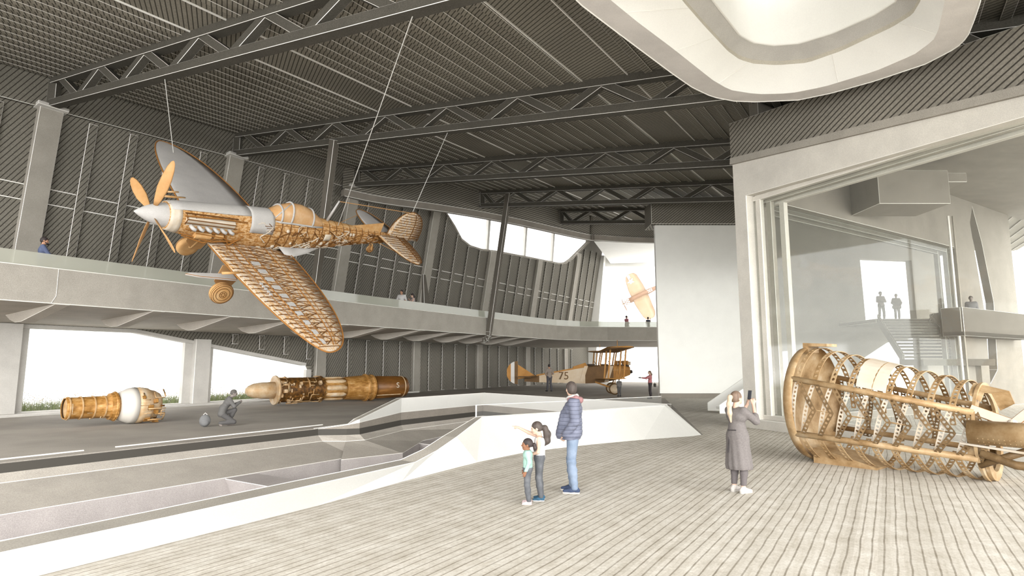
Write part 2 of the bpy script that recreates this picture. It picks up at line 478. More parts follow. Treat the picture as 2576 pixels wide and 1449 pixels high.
# lower wall with the long window; the window head runs down to the right
w1l = AB(onb(30, 1046, BW))[0]; w1r = AB(onb(477, 1020, BW))[0]; w2l = AB(onb(517, 1000, BW))[0]; w2r = AB(onb(785, 960, BW))[0]
ks = AB(onb(343, 829, BW))[0]
zr = onb(785, 917, BW).z
def head(a): return 3.62 if a < ks else 3.62 + (zr - 3.62) * (a - ks) / (w2r - ks)
m = MB()
outer = [W(A0, BW, 0), W(A0, BW, 4.4), W(A1, BW, 4.4), W(A1, BW, 0)]
corner = [(w2r - .5, head(w2r - .5)), (w2r - .15, zr - .05), (w2r, zr - .35)]
hole = [W(w1l, BW, .03), W(w1l, BW, 3.62), W(ks, BW, 3.62)] + [W(a, BW, z) for a, z in corner] + [W(w2r, BW, .03)]
m.prism(outer, DB * .5, 0, [hole])
wl = setp(mesh('wall_left', m, M_HATCH_W), 'dark ruled lower wall behind the gallery', 'wall', None, 'structure')
# upper raking wall with a swooping clerestory window
def onwall(px, py):
    n_ = DB + Vector((0, 0, .18)); return hit(px, py, n_, BW + .18 * 4.4)
hole_px = [(1080, 500), (1120, 534), (1143, 570), (1160, 602), (1182, 619), (1210, 628), (1250, 633), (1330, 648), (1405, 663), (1424, 661), (1440, 650), (1482, 608), (1490, 560), (1400, 470), (1200, 440)]
hole = [onwall(*p) for p in hole_px]
m = MB()
zt = lambda a: roofz(a, 27.2) + 1.2
outer = [W(A0, wb(4.4), 4.4), W(A0, wb(zt(A0)), zt(A0)), W(A1, wb(zt(A1)), zt(A1)), W(A1, wb(4.4), 4.4)]
m.prism(outer, DB * .45, 0, [hole])
wu = setp(mesh('wall_left_upper', m, M_HATCH_W), 'dark ruled raking upper wall behind the gallery', 'wall', None, 'structure')
lip = MB(); lip.tube([p - DB * .03 for p in hole[:12]], .09, 6)
lo_ = mesh('trim_1', lip, M_CONC); setp(lo_, 'grey curved lip round the clerestory opening', 'trim', None, 'structure')
# clerestory glazing: mullions and panes behind the opening
cw = empty('window_3', tuple(onwall(1330, 560)), label='swooping clerestory window high in the raking wall', cat='window'); cw['kind'] = 'structure'
bpy.context.view_layer.update()
for px in (1228, 1322, 1392):
    m = MB(); p, q = onwall(px, 680) + DB * .3, onwall(px + 14, 470) + DB * .3
    m.bar(p, q, .32, .25, DB); relobj(mesh('mullion', m, M_CONC_L), cw)
m = MB(); m.prism([h + DB * .25 for h in hole], DB * .02); relobj(mesh('pane', m, M_CLEAR), cw)
# girts and vertical fins of the raking wall, in pairs as drawn
m = MB()
for z in (8.5, 9.1):
    m.bar(W(A0, wb(z) - .03, z), W(A1, wb(z) - .03, z), .05, .035)
o = mesh('girt', m, M_LINE); relobj(o, wu)
def inhole(a, z):
    p = W(a, wb(z), z); return False
fins = []
a = -6.5
idx = 0
hp = [(AB(h)[0], h.z) for h in hole]
def winz(a):
    zs = []
    for i in range(len(hp)):
        (x0, z0), (x1, z1) = hp[i], hp[(i + 1) % len(hp)]
        if (x0 - a) * (x1 - a) < 0: zs.append(z0 + (z1 - z0) * (a - x0) / (x1 - x0))
    return (min(zs), max(zs)) if len(zs) >= 2 else None
while a < A1 - .5:
    k = round((a - 9.53) / 1.6)
    iscol = abs(((a - 9.53) / 8.0) - round((a - 9.53) / 8.0)) < .05
    if not iscol:
        z1 = roofz(a, 27.5) - .2; w_ = winz(a)
        if w_: z1 = min(z1, w_[0] - .1)
        m = MB()
        m.bar(W(a, wb(4.4) - .07, 4.4), W(a, wb(z1) - .07, z1), .34, .14, DB)
        o = mesh('wall_fin', m, [M_HATCH_W, M_LINE], bevel=.015, bevmat=1); relobj(o, wu)
        zb0 = head(a) + .25 if w1l - .3 < a < w2r + .2 else .05
        if 3.5 > zb0 and a < 60:
            m = MB(); m.bar(W(a, BW - .06, zb0), W(a, BW - .06, 3.6), .34, .12, DB)
            o = mesh('wall_fin', m, [M_HATCH_W, M_LINE], bevel=.018, bevmat=1); relobj(o, wl)
    a += 1.6
# raking pilasters
place = ['at the left edge beside the bearded visitor', 'behind the raised wing of the hanging aeroplane', 'behind the tail of the hanging aeroplane', 'just left of the clerestory window', 'under the middle of the clerestory window', 'right part of the clerestory window', 'next to the end of the raking wall']
for i in range(7):
    a = 9.53 + 8 * (i if i else 0)
    z1 = roofz(a, 27.9) - .12; w_ = winz(a)
    if w_: z1 = min(z1, w_[0] - .05)
    r = empty('column', tuple(W(a, wb(4.4) - .2, 4.4)), label='pale raking column on the upper wall ' + place[i], cat='column', group='raking wall columns')
    bpy.context.view_layer.update()
    m = MB(); m.bar(W(a, wb(4.4) - .16, 4.4), W(a, wb(z1) - .16, z1), .8, .3, DB)
    relobj(mesh('shaft', m, [M_COLUMN, M_LINE], bevel=.011, bevmat=1), r)
    if not w_:
        m = MB(); m.bar(W(a, wb(z1) - .22, z1 - .02), W(a, wb(z1) - .2, z1 + .12), 1.05, .5, DB)
        relobj(mesh('cap_plate', m, [M_CONC_L, M_LINE], bevel=.012, bevmat=1), r)
for i, (a, t) in enumerate([(w1r + .62, 'pale column between the two long gallery windows'), (w2r + .45, 'pale column at the right end of the gallery windows'), (33.5, 'pale column on the lower wall right of the long engine'), (41.5, 'pale column on the lower wall, left of the biplane tail'), (49.5, 'pale column on the lower wall behind the biplane tail'), (57.5, 'last pale column on the lower wall behind the biplane')]):
    m = MB(); wd_ = (w2l - w1r) if i == 0 else .75
    aa = (w1r + w2l) / 2 if i == 0 else a
    m.box((0, 0, 0), (1, 1, 1)); m = MB(); m.bar(W(aa, BW - .05, 0), W(aa, BW - .05, 3.62 if i != 0 else head(aa) + .15), wd_, .36, DB)
    setp(mesh('column', m, [M_COLUMN if i else M_CONC_L, M_LINE], bevel=.014, bevmat=1), t, 'column', 'lower wall columns')
# window frames and panes
for nm, l, r_, lb in (('window_1', w1l, w1r, 'large window onto the meadow at far left'), ('window_2', w2l, w2r, 'window with a sloping head behind the long engine')):
    e = empty(nm, tuple(W((l + r_) / 2, BW, 0)), label=lb, cat='window'); e['kind'] = 'structure'
    bpy.context.view_layer.update()
    m = MB()
    m.bar(W(l, BW + .22, .06), W(r_, BW + .22, .06), .5, .14)
    m.bar(W(l + .09, BW + .22, 0), W(l + .09, BW + .22, head(l)), .18, .5, DA)
    m.bar(W(r_ - .12, BW + .22, 0), W(r_ - .12, BW + .22, head(r_) - (.3 if nm == 'window_2' else 0)), .24, .5, DA)
    hs = [a for a in (l, ks, r_ - (.5 if nm == 'window_2' else 0)) if l <= a <= r_]
    for p, q in zip(hs, hs[1:]): m.bar(W(p, BW + .22, head(p) - .07), W(q, BW + .22, head(q) - .07), .5, .16)
    relobj(mesh('frame', m, M_CONC_L), e)
    m = MB(); pp = [W(l, BW + .3, .05)] + [W(a, BW + .3, head(a)) for a in hs] + ([W(r_, BW + .3, zr - .35)] if nm == 'window_2' else []) + [W(r_, BW + .3, .05)]
    m.prism(pp, DB * .02); relobj(mesh('pane', m, M_CLEAR), e)
m = MB(); m.prism([W(A0, BW - .22, 0), W(A0, BW - .22, 3.63), W(w1l, BW - .22, 3.63), W(w1l, BW - .22, 0)], DB * .2)
setp(mesh('wall_left_pier', m, M_CONC_L), 'pale wall pier left of the gallery windows', 'wall', None, 'structure')
m = MB(); m.bar(W(w1l - 1, BW - .4, .05), W(w2r + 9, BW - .4, .05), .5, .1)
setp(mesh('baseboard_left', m, [M_CONC_L, M_LINE], bevel=.01, bevmat=1), 'pale low sill along the gallery windows', 'sill', None, 'structure')
# ---- meadow and ground outside
m = MB(); m.box((-420, -60, -1.9), (500, 700, -1.5))
M_OUT = plain('pale_apron', (250, 250, 248))  # one even near-white base colour for the ground outside
setp(mesh('ground', m, M_OUT), 'pale open ground outside', 'ground', None, 'structure')
m = MB(); m.prism([W(-16, 30.0, -1.5), W(30, 30.0, -1.5), W(30, 32.6, -1.5), W(-16, 32.6, -1.5)], (0, 0, 1.5))
TONE = .5
M_TURF = blotch('meadow_turf', [(.3, (120, 128, 72)), (.5, (158, 164, 110)), (.7, (190, 192, 150))], 2.5)
setp(mesh('meadow_bed', m, M_TURF), 'green strip of turf outside the gallery windows', 'lawn', None, 'structure')
for tone, nm in enumerate(('green', 'pale')):
    rr = random.Random(3 + tone); m = MB()
    for k in range(16000 if tone == 0 else 10000):
        a = rr.uniform(-4, 27); b = rr.uniform(30.25, 32.4); hgt = (rr.uniform(.15, .5) if tone == 0 else rr.uniform(.3, .95) * rr.uniform(.5, 1.0))
        p = W(a, b, 0); th = rr.uniform(0, 6.28); d = Vector((math.cos(th), math.sin(th), 0)); ln = d * rr.uniform(0, .12)
        w_ = .018 if tone == 0 else .007
        mi = 0 if tone == 0 or k % 3 else 1
        m.add([p - d.cross(Vector((0, 0, 1))) * w_, p + d.cross(Vector((0, 0, 1))) * w_, p + ln + Vector((0, 0, hgt))], [(0, 1, 2)], mi)
        if tone == 1:
            q = p + ln + Vector((0, 0, hgt)); s_ = rr.uniform(.012, .032)
            m.add([q + Vector((s_, 0, 0)), q + Vector((0, s_, .2 * s_)), q - Vector((s_, 0, 0)), q - Vector((0, s_, 0)), q + Vector((0, 0, s_)), q - Vector((0, 0, s_))], [(0, 1, 4), (1, 2, 4), (2, 3, 4), (3, 0, 4), (1, 0, 5), (2, 1, 5), (3, 2, 5), (0, 3, 5)], 2 if k % 9 else 3)
    if tone == 0: mats = [plain('grass_blade', (168, 186, 104))]
    else: mats = [plain('dry_stalk', (206, 208, 170)), plain('dark_stalk', (120, 126, 92)), NT('white_petals').fin((.8, .8, .77, 1)), NT('orange_petals').fin((.6, .42, .25, 1))]
    setp(mesh('meadow_grass' if tone == 0 else 'meadow_flowers', m, mats, fixn=False), 'short green grass outside the gallery windows' if tone == 0 else 'tall white flowering stalks outside the gallery windows', 'grass' if tone == 0 else 'wildflowers', None, 'stuff')
TONE = 1.0
# ================================================================ mezzanine
M_SOFF = grain('soffit_concrete', (182, 175, 165), .08, 50)
BM = 22.6
ZB, ZT, ZF = 3.97, 5.10, 4.45
plan = [W(-14, BM), W(34, BM), W(39, BM), W(42.5, BM - .25), W(45, BM - 1.2)]
endp = [Vector((5.6, 49.4, 0)), Vector((8, 50, 0)), Vector((16, 50.2, 0))]
plan = plan + endp
plan = [Vector((p.x, p.y, 0)) for p in plan]
def lift(L, z): return [Vector((p.x, p.y, z)) for p in L]
back = [W(-14, BW - .06), W(34, BW - .06), W(39, BW - .06), W(43, BW - .06), W(48, BW - .06), W(53, BW - .06), Vector((8.5, 58, 0)), Vector((18, 58, 0))]
mz = empty('mezzanine', tuple(W(10, BM, ZB)), label='long grey gallery floor cantilevered along the left wall', cat='gallery'); mz['kind'] = 'structure'
bpy.context.view_layer.update()
m = MB(); strip(m, lift(plan, ZB), lift(plan, ZT)); strip(m, lift(plan, ZT), [p + (q - p).normalized() * .18 for p, q in zip(lift(plan, ZT), lift(back, ZT))])
inn = [p + (q - p).normalized() * .18 for p, q in zip(lift(plan, ZT), lift(back, ZT))]
strip(m, inn, lift(inn, ZF))
relobj(mesh('fascia', m, M_CONC, fixn=False), mz)
m = MB(); strip(m, lift(inn, ZF), lift(back, ZF)); relobj(mesh('walkway', m, M_CONC_D, fixn=False), mz)
m = MB(); strip(m, lift(plan, ZB), lift(back, 3.64)); o = relobj(mesh('soffit', m, M_SOFF, fixn=False), mz); o['label'] = 'darker sloping soffit'
m = MB()
for z in (ZT, ZB): m.tube([p - (q - p).normalized() * .012 for p, q in zip(lift(plan, z), lift(back, z))], .014, 4)
for px in (145,):
    a = AB(onb(px, 700, BM))[0]; m.tube([W(a, BM - .012, ZT), W(a, BM - .012, ZB + .25), W(a - .12, BM - .012, ZB)], .007, 4)
relobj(mesh('edge_line', m, M_LINE), mz)
bx = [(177, 766), (416, 784), (604, 798), (752, 809), (879, 818), (983, 825), (1071, 831), (1147, 837), (1214, 842), (1270, 846), (1318, 850), (1363, 854)]
for px, py in bx:
    a = AB(onb(px, py, BM))[0] - .21; m = MB(); w_ = .21; sf = lambda b: ZB - (ZB - 3.64) * (b - BM) / 6.8
    for sd in (0,):
        pr = [(BM + .02, ZB), (BM + .02, ZB - .02), (25.2, sf(25.2) - .36), (25.7, sf(25.7) - .34), (26.2, sf(26.2) - .2), (26.6, sf(26.6))]
        m.prism([W(a - w_, b, z) for b, z in pr], DA * (2 * w_))
    relobj(mesh('bracket', m, [M_SOFF, M_LINE], bevel=.012, bevmat=1), mz)
m = MB(); g = [p + (q - p).normalized() * .09 for p, q in zip(lift(plan, ZT), lift(back, ZT))]
strip(m, g, [p + Vector((0, 0, .46)) for p in g]); relobj(mesh('glass_guard', m, M_GUARD, fixn=False, solid=.015), mz)['label'] = 'greenish glass guard above the fascia'
# underside of the end bridge closes to darker band
# ---- steel posts that carry the gallery
for i, (tp, bt, lb) in enumerate((((841, 352, 17.3), (787, 770), 'tall grey steel post behind the fuselage of the hanging aeroplane'), ((1279, 487, 33.4), (1230, 835), 'tall grey steel post in front of the clerestory window, curling under the gallery edge'))):
    top = ona(tp[0], tp[1], tp[2]); bot = onb(bt[0], bt[1], BM - .16)
    r = empty('post', tuple(bot), label=lb, cat='post', group='gallery posts'); bpy.context.view_layer.update()
    m = MB(); path = [top, bot]
    m.bar(top, bot, .34, .3, DA); relobj(mesh('shaft', m, [M_POST, M_LINE], bevel=.014, bevmat=1), r)
    m = MB(); d = (bot - top).normalized()
    pts = [bot - d * .15, bot + d * .25, bot + d * .45 + DB * .06, bot + d * .55 + DB * .22, bot + d * .55 + DB * .4]
    for p, q in zip(pts, pts[1:]): m.bar(p, q, .34, .24, DA)
    relobj(mesh('hooked_foot', m, [M_POST, M_LINE], bevel=.012, bevmat=1), r)
p0, p1 = onb(1068, 690, 25.0), onb(1084, 790, 23.6)
p1.z = ZF
m = MB()
tp_ = p0; m.add([tp_ - DA * .12, tp_ + DA * .12, tp_ + DA * .12 + DB * .12, tp_ - DA * .12 + DB * .12, p1 - DA * .55, p1 + DA * .25, p1 + DA * .25 + DB * .3, p1 - DA * .55 + DB * .3], [(3, 2, 1, 0), (4, 5, 6, 7), (0, 1, 5, 4), (1, 2, 6, 5), (2, 3, 7, 6), (3, 0, 4, 7)])
setp(mesh('leaning_stanchion', m, [M_POST, M_LINE], bevel=.018, bevmat=1), 'dark tapering stanchion on the gallery beside the couple', 'stanchion')
# ================================================================ oculus loops
def loop_at(px, dz): return [onroof(x, y, dz) for x, y in px]
L0px = [(1476, 23), (1561, 87.5), (1689.5, 183.6), (1742, 220), (1792, 243.4), (1847.5, 254), (1903, 256), (2009.7, 251), (2095, 233), (2202, 203), (2330, 160), (2407, 119.6), (2432.6, 94), (2449.6, 51), (2466.7, 0), (2472, -90), (2420, -200), (2300, -290), (1900, -330), (1640, -290), (1480, -170), (1430, -70), (1440, -5)]
L1px = [(1536, 0), (1604, 55.5), (1689.5, 119.5), (1792, 200.7), (1834.7, 226), (1903, 237), (1988, 235), (2074, 218), (2202, 179), (2300, 137), (2347, 102.5), (2360, 77), (2377, 0), (2385, -90), (2340, -180), (2240, -250), (1900, -280), (1680, -250), (1540, -150), (1500, -70), (1510, -25)]
L2px = [(1715, 0), (1770.6, 64), (1830.4, 128), (1860, 149.5), (1894.5, 160), (1954, 164), (2031, 158), (2116.6, 128), (2244.7, 68), (2295.9, 36), (2317, 0), (2325, -60), (2280, -130), (2150, -170), (1900, -170), (1750, -120), (1695, -50)]
L3px = [(1792, 0), (1860, 87.5), (1894, 107), (1946, 114), (2010, 109), (2095, 83), (2202, 36), (2257, 0), (2270, -50), (2230, -100), (2120, -130), (1900, -130), (1800, -90), (1770, -40)]
NL = 96
lip = resample(loop_at(L0px, -.12), NL)
lipi = resample(loop_at(L1px, -.12), NL)
R2 = resample(loop_at(L2px, .42), NL)
R3 = resample(loop_at(L3px, .80), NL)
up = lambda L, z: [p + Vector((0, 0, z)) for p in L]
hole_ab = [AB(p) for p in lip]
def ring_span(b):
    xs = []
    for i in range(NL):
        (a0, b0), (a1, b1) = hole_ab[i], hole_ab[(i + 1) % NL]
        if (b0 - b) * (b1 - b) < 0: xs.append(a0 + (a1 - a0) * (b - b0) / (b1 - b0))
    return (min(xs) - .1, max(xs) + .1) if len(xs) >= 2 else None
M_RLINE = plain('rib_edge', (206, 203, 196))
# ================================================================ ceiling
D = 1.22
AS, AE, BS, BE = -6.0, 66.0, -10.0, 28.0
m = MB()
m.prism([W(AS, BS, roofz(AS, BS) + D), W(AE, BS, roofz(AE, BS) + D), W(AE, BE, roofz(AE, BE) + D), W(AS, BE, roofz(AS, BE) + D)], (0, 0, .3), 0, [[Vector((p.x, p.y, roofz(*AB(p)) + D)) for p in lip]])
ceil = setp(mesh('ceiling', m, M_HATCH_C), 'dark ruled sloping roof deck', 'ceiling', None, 'structure')
b = BS + .3
while b < BE - .1:
    if not (15.6 < b < 17.7 or 6.4 < b < 8.2):
        spans = [(AS, AE)]; s = ring_span(b)
        if s: spans = [(AS, s[0]), (s[1], AE)]
        m = MB()
        for s0, s1 in spans:
            if s1 - s0 > .3: m.bar(W(s0, b, roofz(s0, b) + D - .035), W(s1, b, roofz(s1, b) + D - .035), .24, .07)
        mesh('roof_purlin', m, [M_HATCH_C, M_RLINE], ceil, bevel=.012, bevmat=1)
    b += .62
m = MB()
for b in (15.7, 17.6, 6.5, 8.1):
    s = ring_span(b); sp = [(AS, AE)] if not s else [(AS, s[0]), (s[1], AE)]
    for s0, s1 in sp: m.bar(W(s0, b, roofz(s0, b) + D - .03), W(s1, b, roofz(s1, b) + D - .03), .03, .05)
mesh('edge_strip', m, M_LINE, ceil)
# ---- trusses
NODE0, PIT = 25.3, 3.25
def truss(a, b_hi, b_lo, lb, endpost=True, phase=NODE0):
    r = empty('roof_truss', tuple(W(a, b_hi, roofz(a, b_hi))), label=lb, cat='truss', group='roof trusses'); bpy.context.view_layer.update()
    dp = 1.08
    def pt(b, dz): return W(a, b, roofz(a, b) + dz)
    mats = [M_TRUSS, M_LINE]
    def bar(nm, p, q, w, h):
        m = MB(); m.bar(p, q, w, h); relobj(mesh(nm, m, mats, bevel=.011, bevmat=1), r)
    bar('bottom_chord', pt(b_hi, .1), pt(b_lo, .1), .36, .28)
    bar('top_chord', pt(b_hi, dp), pt(b_lo, dp), .36, .28)
    if endpost: bar('end_post', pt(b_hi - .16, .1), pt(b_hi - .16, dp), .3, .34)
    k = 0; b = phase
    while b - PIT / 2 > b_lo or k == 0:
        for s in (1, -1):
            q = b + s * PIT / 2
            if s > 0: q = min(q, b_hi - .25)
            if b < b_hi - .2 and b > b_lo + .1 and q > b_lo + .05: bar('diagonal_brace', pt(b, .12), pt(q, dp - .02), .27, .26)
        b -= PIT; k += 1
        if k > 20: break
    return r
truss(9.53, 27.85, -8, 'nearest roof truss across the top of the view, meeting the wall at far left')
truss(17.54, 27.85, 3.25, 'second roof truss from the front, its right end at the oculus')
truss(17.54, -1.6, -8, 'short stub of truss right of the oculus in the top right corner', False, -3)
truss(25.5, 27.6, -2, 'third roof truss from the front, behind the tail of the hanging aeroplane')
truss(33.5, 23.6, 2, 'fourth roof truss from the front, above the steel post by the clerestory', True, 22.4)
truss(41.5, 21.5, 6, 'fifth and farthest roof truss, left of the white end wall', True, 20.4)
# longitudinal eaves beam along the wall heads
m = MB()
m.bar(W(AS, 27.95, roofz(AS, 27.95) + .55), W(29, 27.95, roofz(29, 27.95) + .55), .3, 1.35)
setp(mesh('wall_left_eaves', m, [M_HATCH_W, M_LINE], bevel=.014, bevmat=1), 'dark ruled eaves band where roof meets the raking wall', 'wall', None, 'structure')
# ================================================================ curved bulkhead hanging from the roof
bp = [(1048, 521, 27.6), (1100, 525, 26.9), (1160, 531, 25.3)]
blk = [W(24.6, 27.7), W(27, 27.1), W(30, 25.3), W(33.5, 23.7), W(37.5, 22.4), W(41.5, 21.4), W(45, 20.4)]
blk = [Vector((p.x, p.y, 0)) for p in blk] + [Vector((6.6, 48.6, 0)), Vector((9.5, 49.6, 0)), Vector((13, 50, 0)), Vector((19, 50, 0))]
def smooth_path(P, it=2):
    for _ in range(it):
        Q = [P[0]]
        for p, q in zip(P, P[1:]): Q += [p * .75 + q * .25, p * .25 + q * .75]
        Q.append(P[-1]); P = Q
    return P
blk = smooth_path(blk)
def bz(p): return 12.45 if p.y < 42 else 12.45
m = MB(); strip(m, lift(blk, 12.6), [Vector((p.x, p.y, roofz(*AB(p)) + D)) for p in blk])
bh = setp(mesh('wall_bulkhead', m, M_HATCH_R, fixn=False), 'ruled curving bulkhead hanging from the roof above the clerestory', 'wall', None, 'structure')
off = [p + Vector((0, 0, 0)) for p in blk]
m = MB()
path = lift(blk, 12.45)
for p, q in zip(path, path[1:]): m.bar(p, q + (q - p) * .03, .34, .42)
o = mesh('trim_band', m, M_CONC_D); o.parent = bh
m = MB(); m.tube([p + Vector((0, 0, .22)) - DB * .2 for p in path], .02, 4); m.tube([p - Vector((0, 0, .22)) - DB * .2 for p in path], .02, 4)
o = mesh('edge_line', m, M_LINE); o.parent = bh
# white soffit between the bulkhead band and the end glazing
m = MB()
fr = [p for p in path]; 
bk = [W(27, 27.75, 12.6)] + []
m = MB(); pts = [W(64, 26.6, 13.6), Vector((24, 66, 13.6)), Vector((24, 50.3, 12.4)), Vector((10, 50, 12.4)), W(46, 20.6, 12.4)]
setp(mesh('ceiling_lobby', MB().add(pts, [(0, 1, 2, 3, 4)]), M_WHITE, fixn=False), 'white ceiling beyond the bulkhead', 'ceiling', None, 'structure')
# end of the hall: pale pier, white header, glazing onto the bright apron
m = MB(); p = W(A1 + .1, BW - .1, 0); q = W(A1 + .1, wb(14) + .05, 14.6)
m.bar(p, q, 1.1, .6, DA); setp(mesh('column', m, M_WHITE), 'pale raking end column where the ruled wall stops', 'column')
e = empty('window_4', (16, 69.5, 0), label='tall glazed opening at the far end of the hall', cat='window'); e['kind'] = 'structure'; bpy.context.view_layer.update()
m = MB(); m.bar(Vector((9.5, 69, 13.9)), Vector((24, 69, 13.9)), .6, 1.2); relobj(mesh('header', m, M_WHITE), e)
m = MB(); m.box((9.5, 69.2, 0), (24, 69.23, 13.4)); relobj(mesh('pane', m, M_CLEAR), e)
# ================================================================ white end wall (right of the opening) and its ruled fascia
YW = 36.5
xl = ony(1654, 800, YW).x; zt_ = ony(1655, 566, YW).z
m = MB(); m.box((xl, YW, 0), (14.9, YW + .3, zt_))
setp(mesh('wall_end', m, [M_WHITE, M_LINE], bevel=.02, bevmat=1), 'tall plain white end wall left of the glazed pavilion', 'wall', None, 'structure')
m = MB(); m.box((xl - .25, YW - .25, zt_ + .02), (14.9, YW + 1.6, zt_ + 1.45))
setp(mesh('wall_end_fascia', m, [M_HATCH_R, M_LINE], bevel=.02, bevmat=1), 'ruled grey fascia above the white end wall', 'wall', None, 'structure')
m = MB(); m.box((xl, YW - .12, 0), (9.3 + 5.6, YW, .28))
setp(mesh('baseboard_end', m, M_CONC_D), 'taupe base strip along the white end wall', 'baseboard', None, 'structure')
# ================================================================ oculus
oc = empty('oculus', tuple(sum(lip, Vector((0, 0, 0))) / NL), label='big white rounded oculus opening in the roof', cat='oculus'); oc['kind'] = 'structure'
bpy.context.view_layer.update()
def ringstrip(nm, A, B, mat, lb=None):
    m = MB(); n_ = len(A); m.add(list(A) + list(B), [(i, (i + 1) % n_, n_ + (i + 1) % n_, n_ + i) for i in range(n_)])
    o = relobj(mesh(nm, m, mat, smooth=True, fixn=False), oc)
    if lb: o['label'] = lb
    return o
M_LIP = grain('oculus_lip', (218, 213, 208), .03, 40)  # greyer than the funnel: shade of the downward face put into the colour
ringstrip('outer_drum', lip, up(lip, D + .2), M_CONC)
ringstrip('lip', lip, lipi, M_LIP, 'flat lip under the oculus, toned grey for its downward shade')
ringstrip('funnel', lipi, R2, M_WHITE, 'white flaring reveal')
M_TAN = grain('oculus_kerb', (196, 190, 176), .06, 40)
ringstrip('kerb', R2, up(R2, .11), M_TAN, 'thin tan kerb')
ringstrip('ledge', up(R2, .11), R3, M_CONC_L)
ringstrip('upper_drum', R3, up(R3, 1.3), M_WHITE)
m = MB()
gl = up(R2, .11)
relobj(mesh('glass_guard', MB().add(up([p.lerp(q, .35) for p, q in zip(gl, R3)], 0) + up([p.lerp(q, .35) for p, q in zip(gl, R3)], .6), [(i, (i + 1) % NL, NL + (i + 1) % NL, NL + i) for i in range(NL)]), M_CLEAR, fixn=False), oc)
m = MB(); m.tube(R3, .025, 5, closed=True); m.tube(up([p.lerp(q, .35) for p, q in zip(gl, R3)], .6), .02, 5, closed=True); m.tube(lip, .018, 4, closed=True)
for k in range(0, NL, 12): m.tube([lipi[k] + Vector((0, 0, .0)), R2[k] - Vector((0, 0, .02))], .008, 4)
relobj(mesh('edge_line', m, M_LINE), oc)
# upper lantern over the oculus: white canted ceiling planes with a round roof light
cz = sum(R3, Vector((0, 0, 0))) / NL
big = [cz + (p - cz) * 1.02 + Vector((0, 0, 1.3)) for p in R3]
top = [cz + (p - cz) * .54 + Vector((0, 0, 3.6)) + DA * 1.0 for p in R3]
M_LANT = grain('lantern_plaster', (232, 232, 228), .02, 30)
M_LANT2 = grain('lantern_plaster_grey', (214, 214, 208), .02, 30)
m = MB(); m.add(big + top, [(i, (i + 1) % NL, NL + (i + 1) % NL, NL + i) for i in range(NL)])
for i, f in enumerate(m.f): m.m[i] = 1 if (i // 11) % 3 == 1 else 0
relobj(mesh('lantern', m, [M_LANT, M_LANT2], fixn=False), oc)
# ================================================================ glazed pavilion at right
C0 = Vector((7.57, 19.8, 0)); WD = Vector((.425, -1.008, 0)).normalized(); NI = Vector((-WD.y, WD.x, 0))   # into the pavilion
def PV(s, z, d=0.0): return C0 + WD * s + NI * d + Vector((0, 0, z))
TOP = lambda s: 8.96 - .136 * s
s0 = .55; ZW, ZS = 7.6, .29
SE = 14.0
pv = empty('pavilion', tuple(C0), label='glazed pavilion with a pale frame at the right side of the hall', cat='pavilion'); pv['kind'] = 'structure'
bpy.context.view_layer.update()
M_FRAME = grain('pavilion_frame', (202, 198, 189), .05, 45)
M_FRAME2 = grain('pavilion_reveal', (160, 155, 145), .06, 45)
m = MB()
m.prism([PV(0, 0), PV(0, TOP(0)), PV(9.2, TOP(9.2)), PV(SE, TOP(SE)), PV(SE, 0)], NI * .5, 0, [[PV(s0, ZS), PV(s0, ZW), PV(SE - .6, 7.0), PV(SE - .6, ZS)]])
relobj(mesh('front_frame', m, [M_FRAME, M_LINE], bevel=.012, bevmat=1), pv)
for k, (ds, dd) in enumerate(((.22, .35), (.42, .6), (.72, .85))):
    m = MB(); w_ = .16
    m.bar(PV(s0 + ds, ZS, dd), PV(s0 + ds, ZW, dd), w_, .2, WD)
    m.bar(PV(s0, ZW - .1 - .08 * k, dd), PV(SE - .6, ZW - .1 - .08 * k - .2, dd), .18, .16)
    m.bar(PV(s0, ZS + .07, dd), PV(SE - .6, ZS + .07, dd), .18, .14)
    relobj(mesh('inner_frame', m, [M_FRAME2 if k % 2 else M_FRAME, M_LINE], bevel=.008, bevmat=1), pv)
m = MB(); m.prism([PV(s0, ZS, .3), PV(s0, ZW, .3), PV(SE - .6, 7.4, .3), PV(SE - .6, ZS, .3)], NI * .02)
relobj(mesh('glass', m, M_PANE), pv)['label'] = 'large front pane of the pavilion'
# ruled fascia between pavilion and roof
m = MB()
fz = lambda s: roofz(*AB(PV(s, 0))) + .35
m.prism([PV(-.05, TOP(0) + .04, -.02), PV(-.05, fz(0), -.02), PV(SE, fz(SE), -.02), PV(SE, TOP(SE) + .04, -.02)], NI * .3)
setp(mesh('wall_pavilion_fascia', m, [M_HATCH_R, M_LINE], bevel=.015, bevmat=1), 'ruled dark fascia above the pavilion', 'wall', None, 'structure')
m = MB(); m.bar(PV(0, TOP(0) - .02, -.05), PV(SE, TOP(SE) - .02, -.05), .1, .22); 
setp(mesh('trim_2', m, M_CONC), 'thin tan edge along the top of the pavilion', 'trim', None, 'structure')
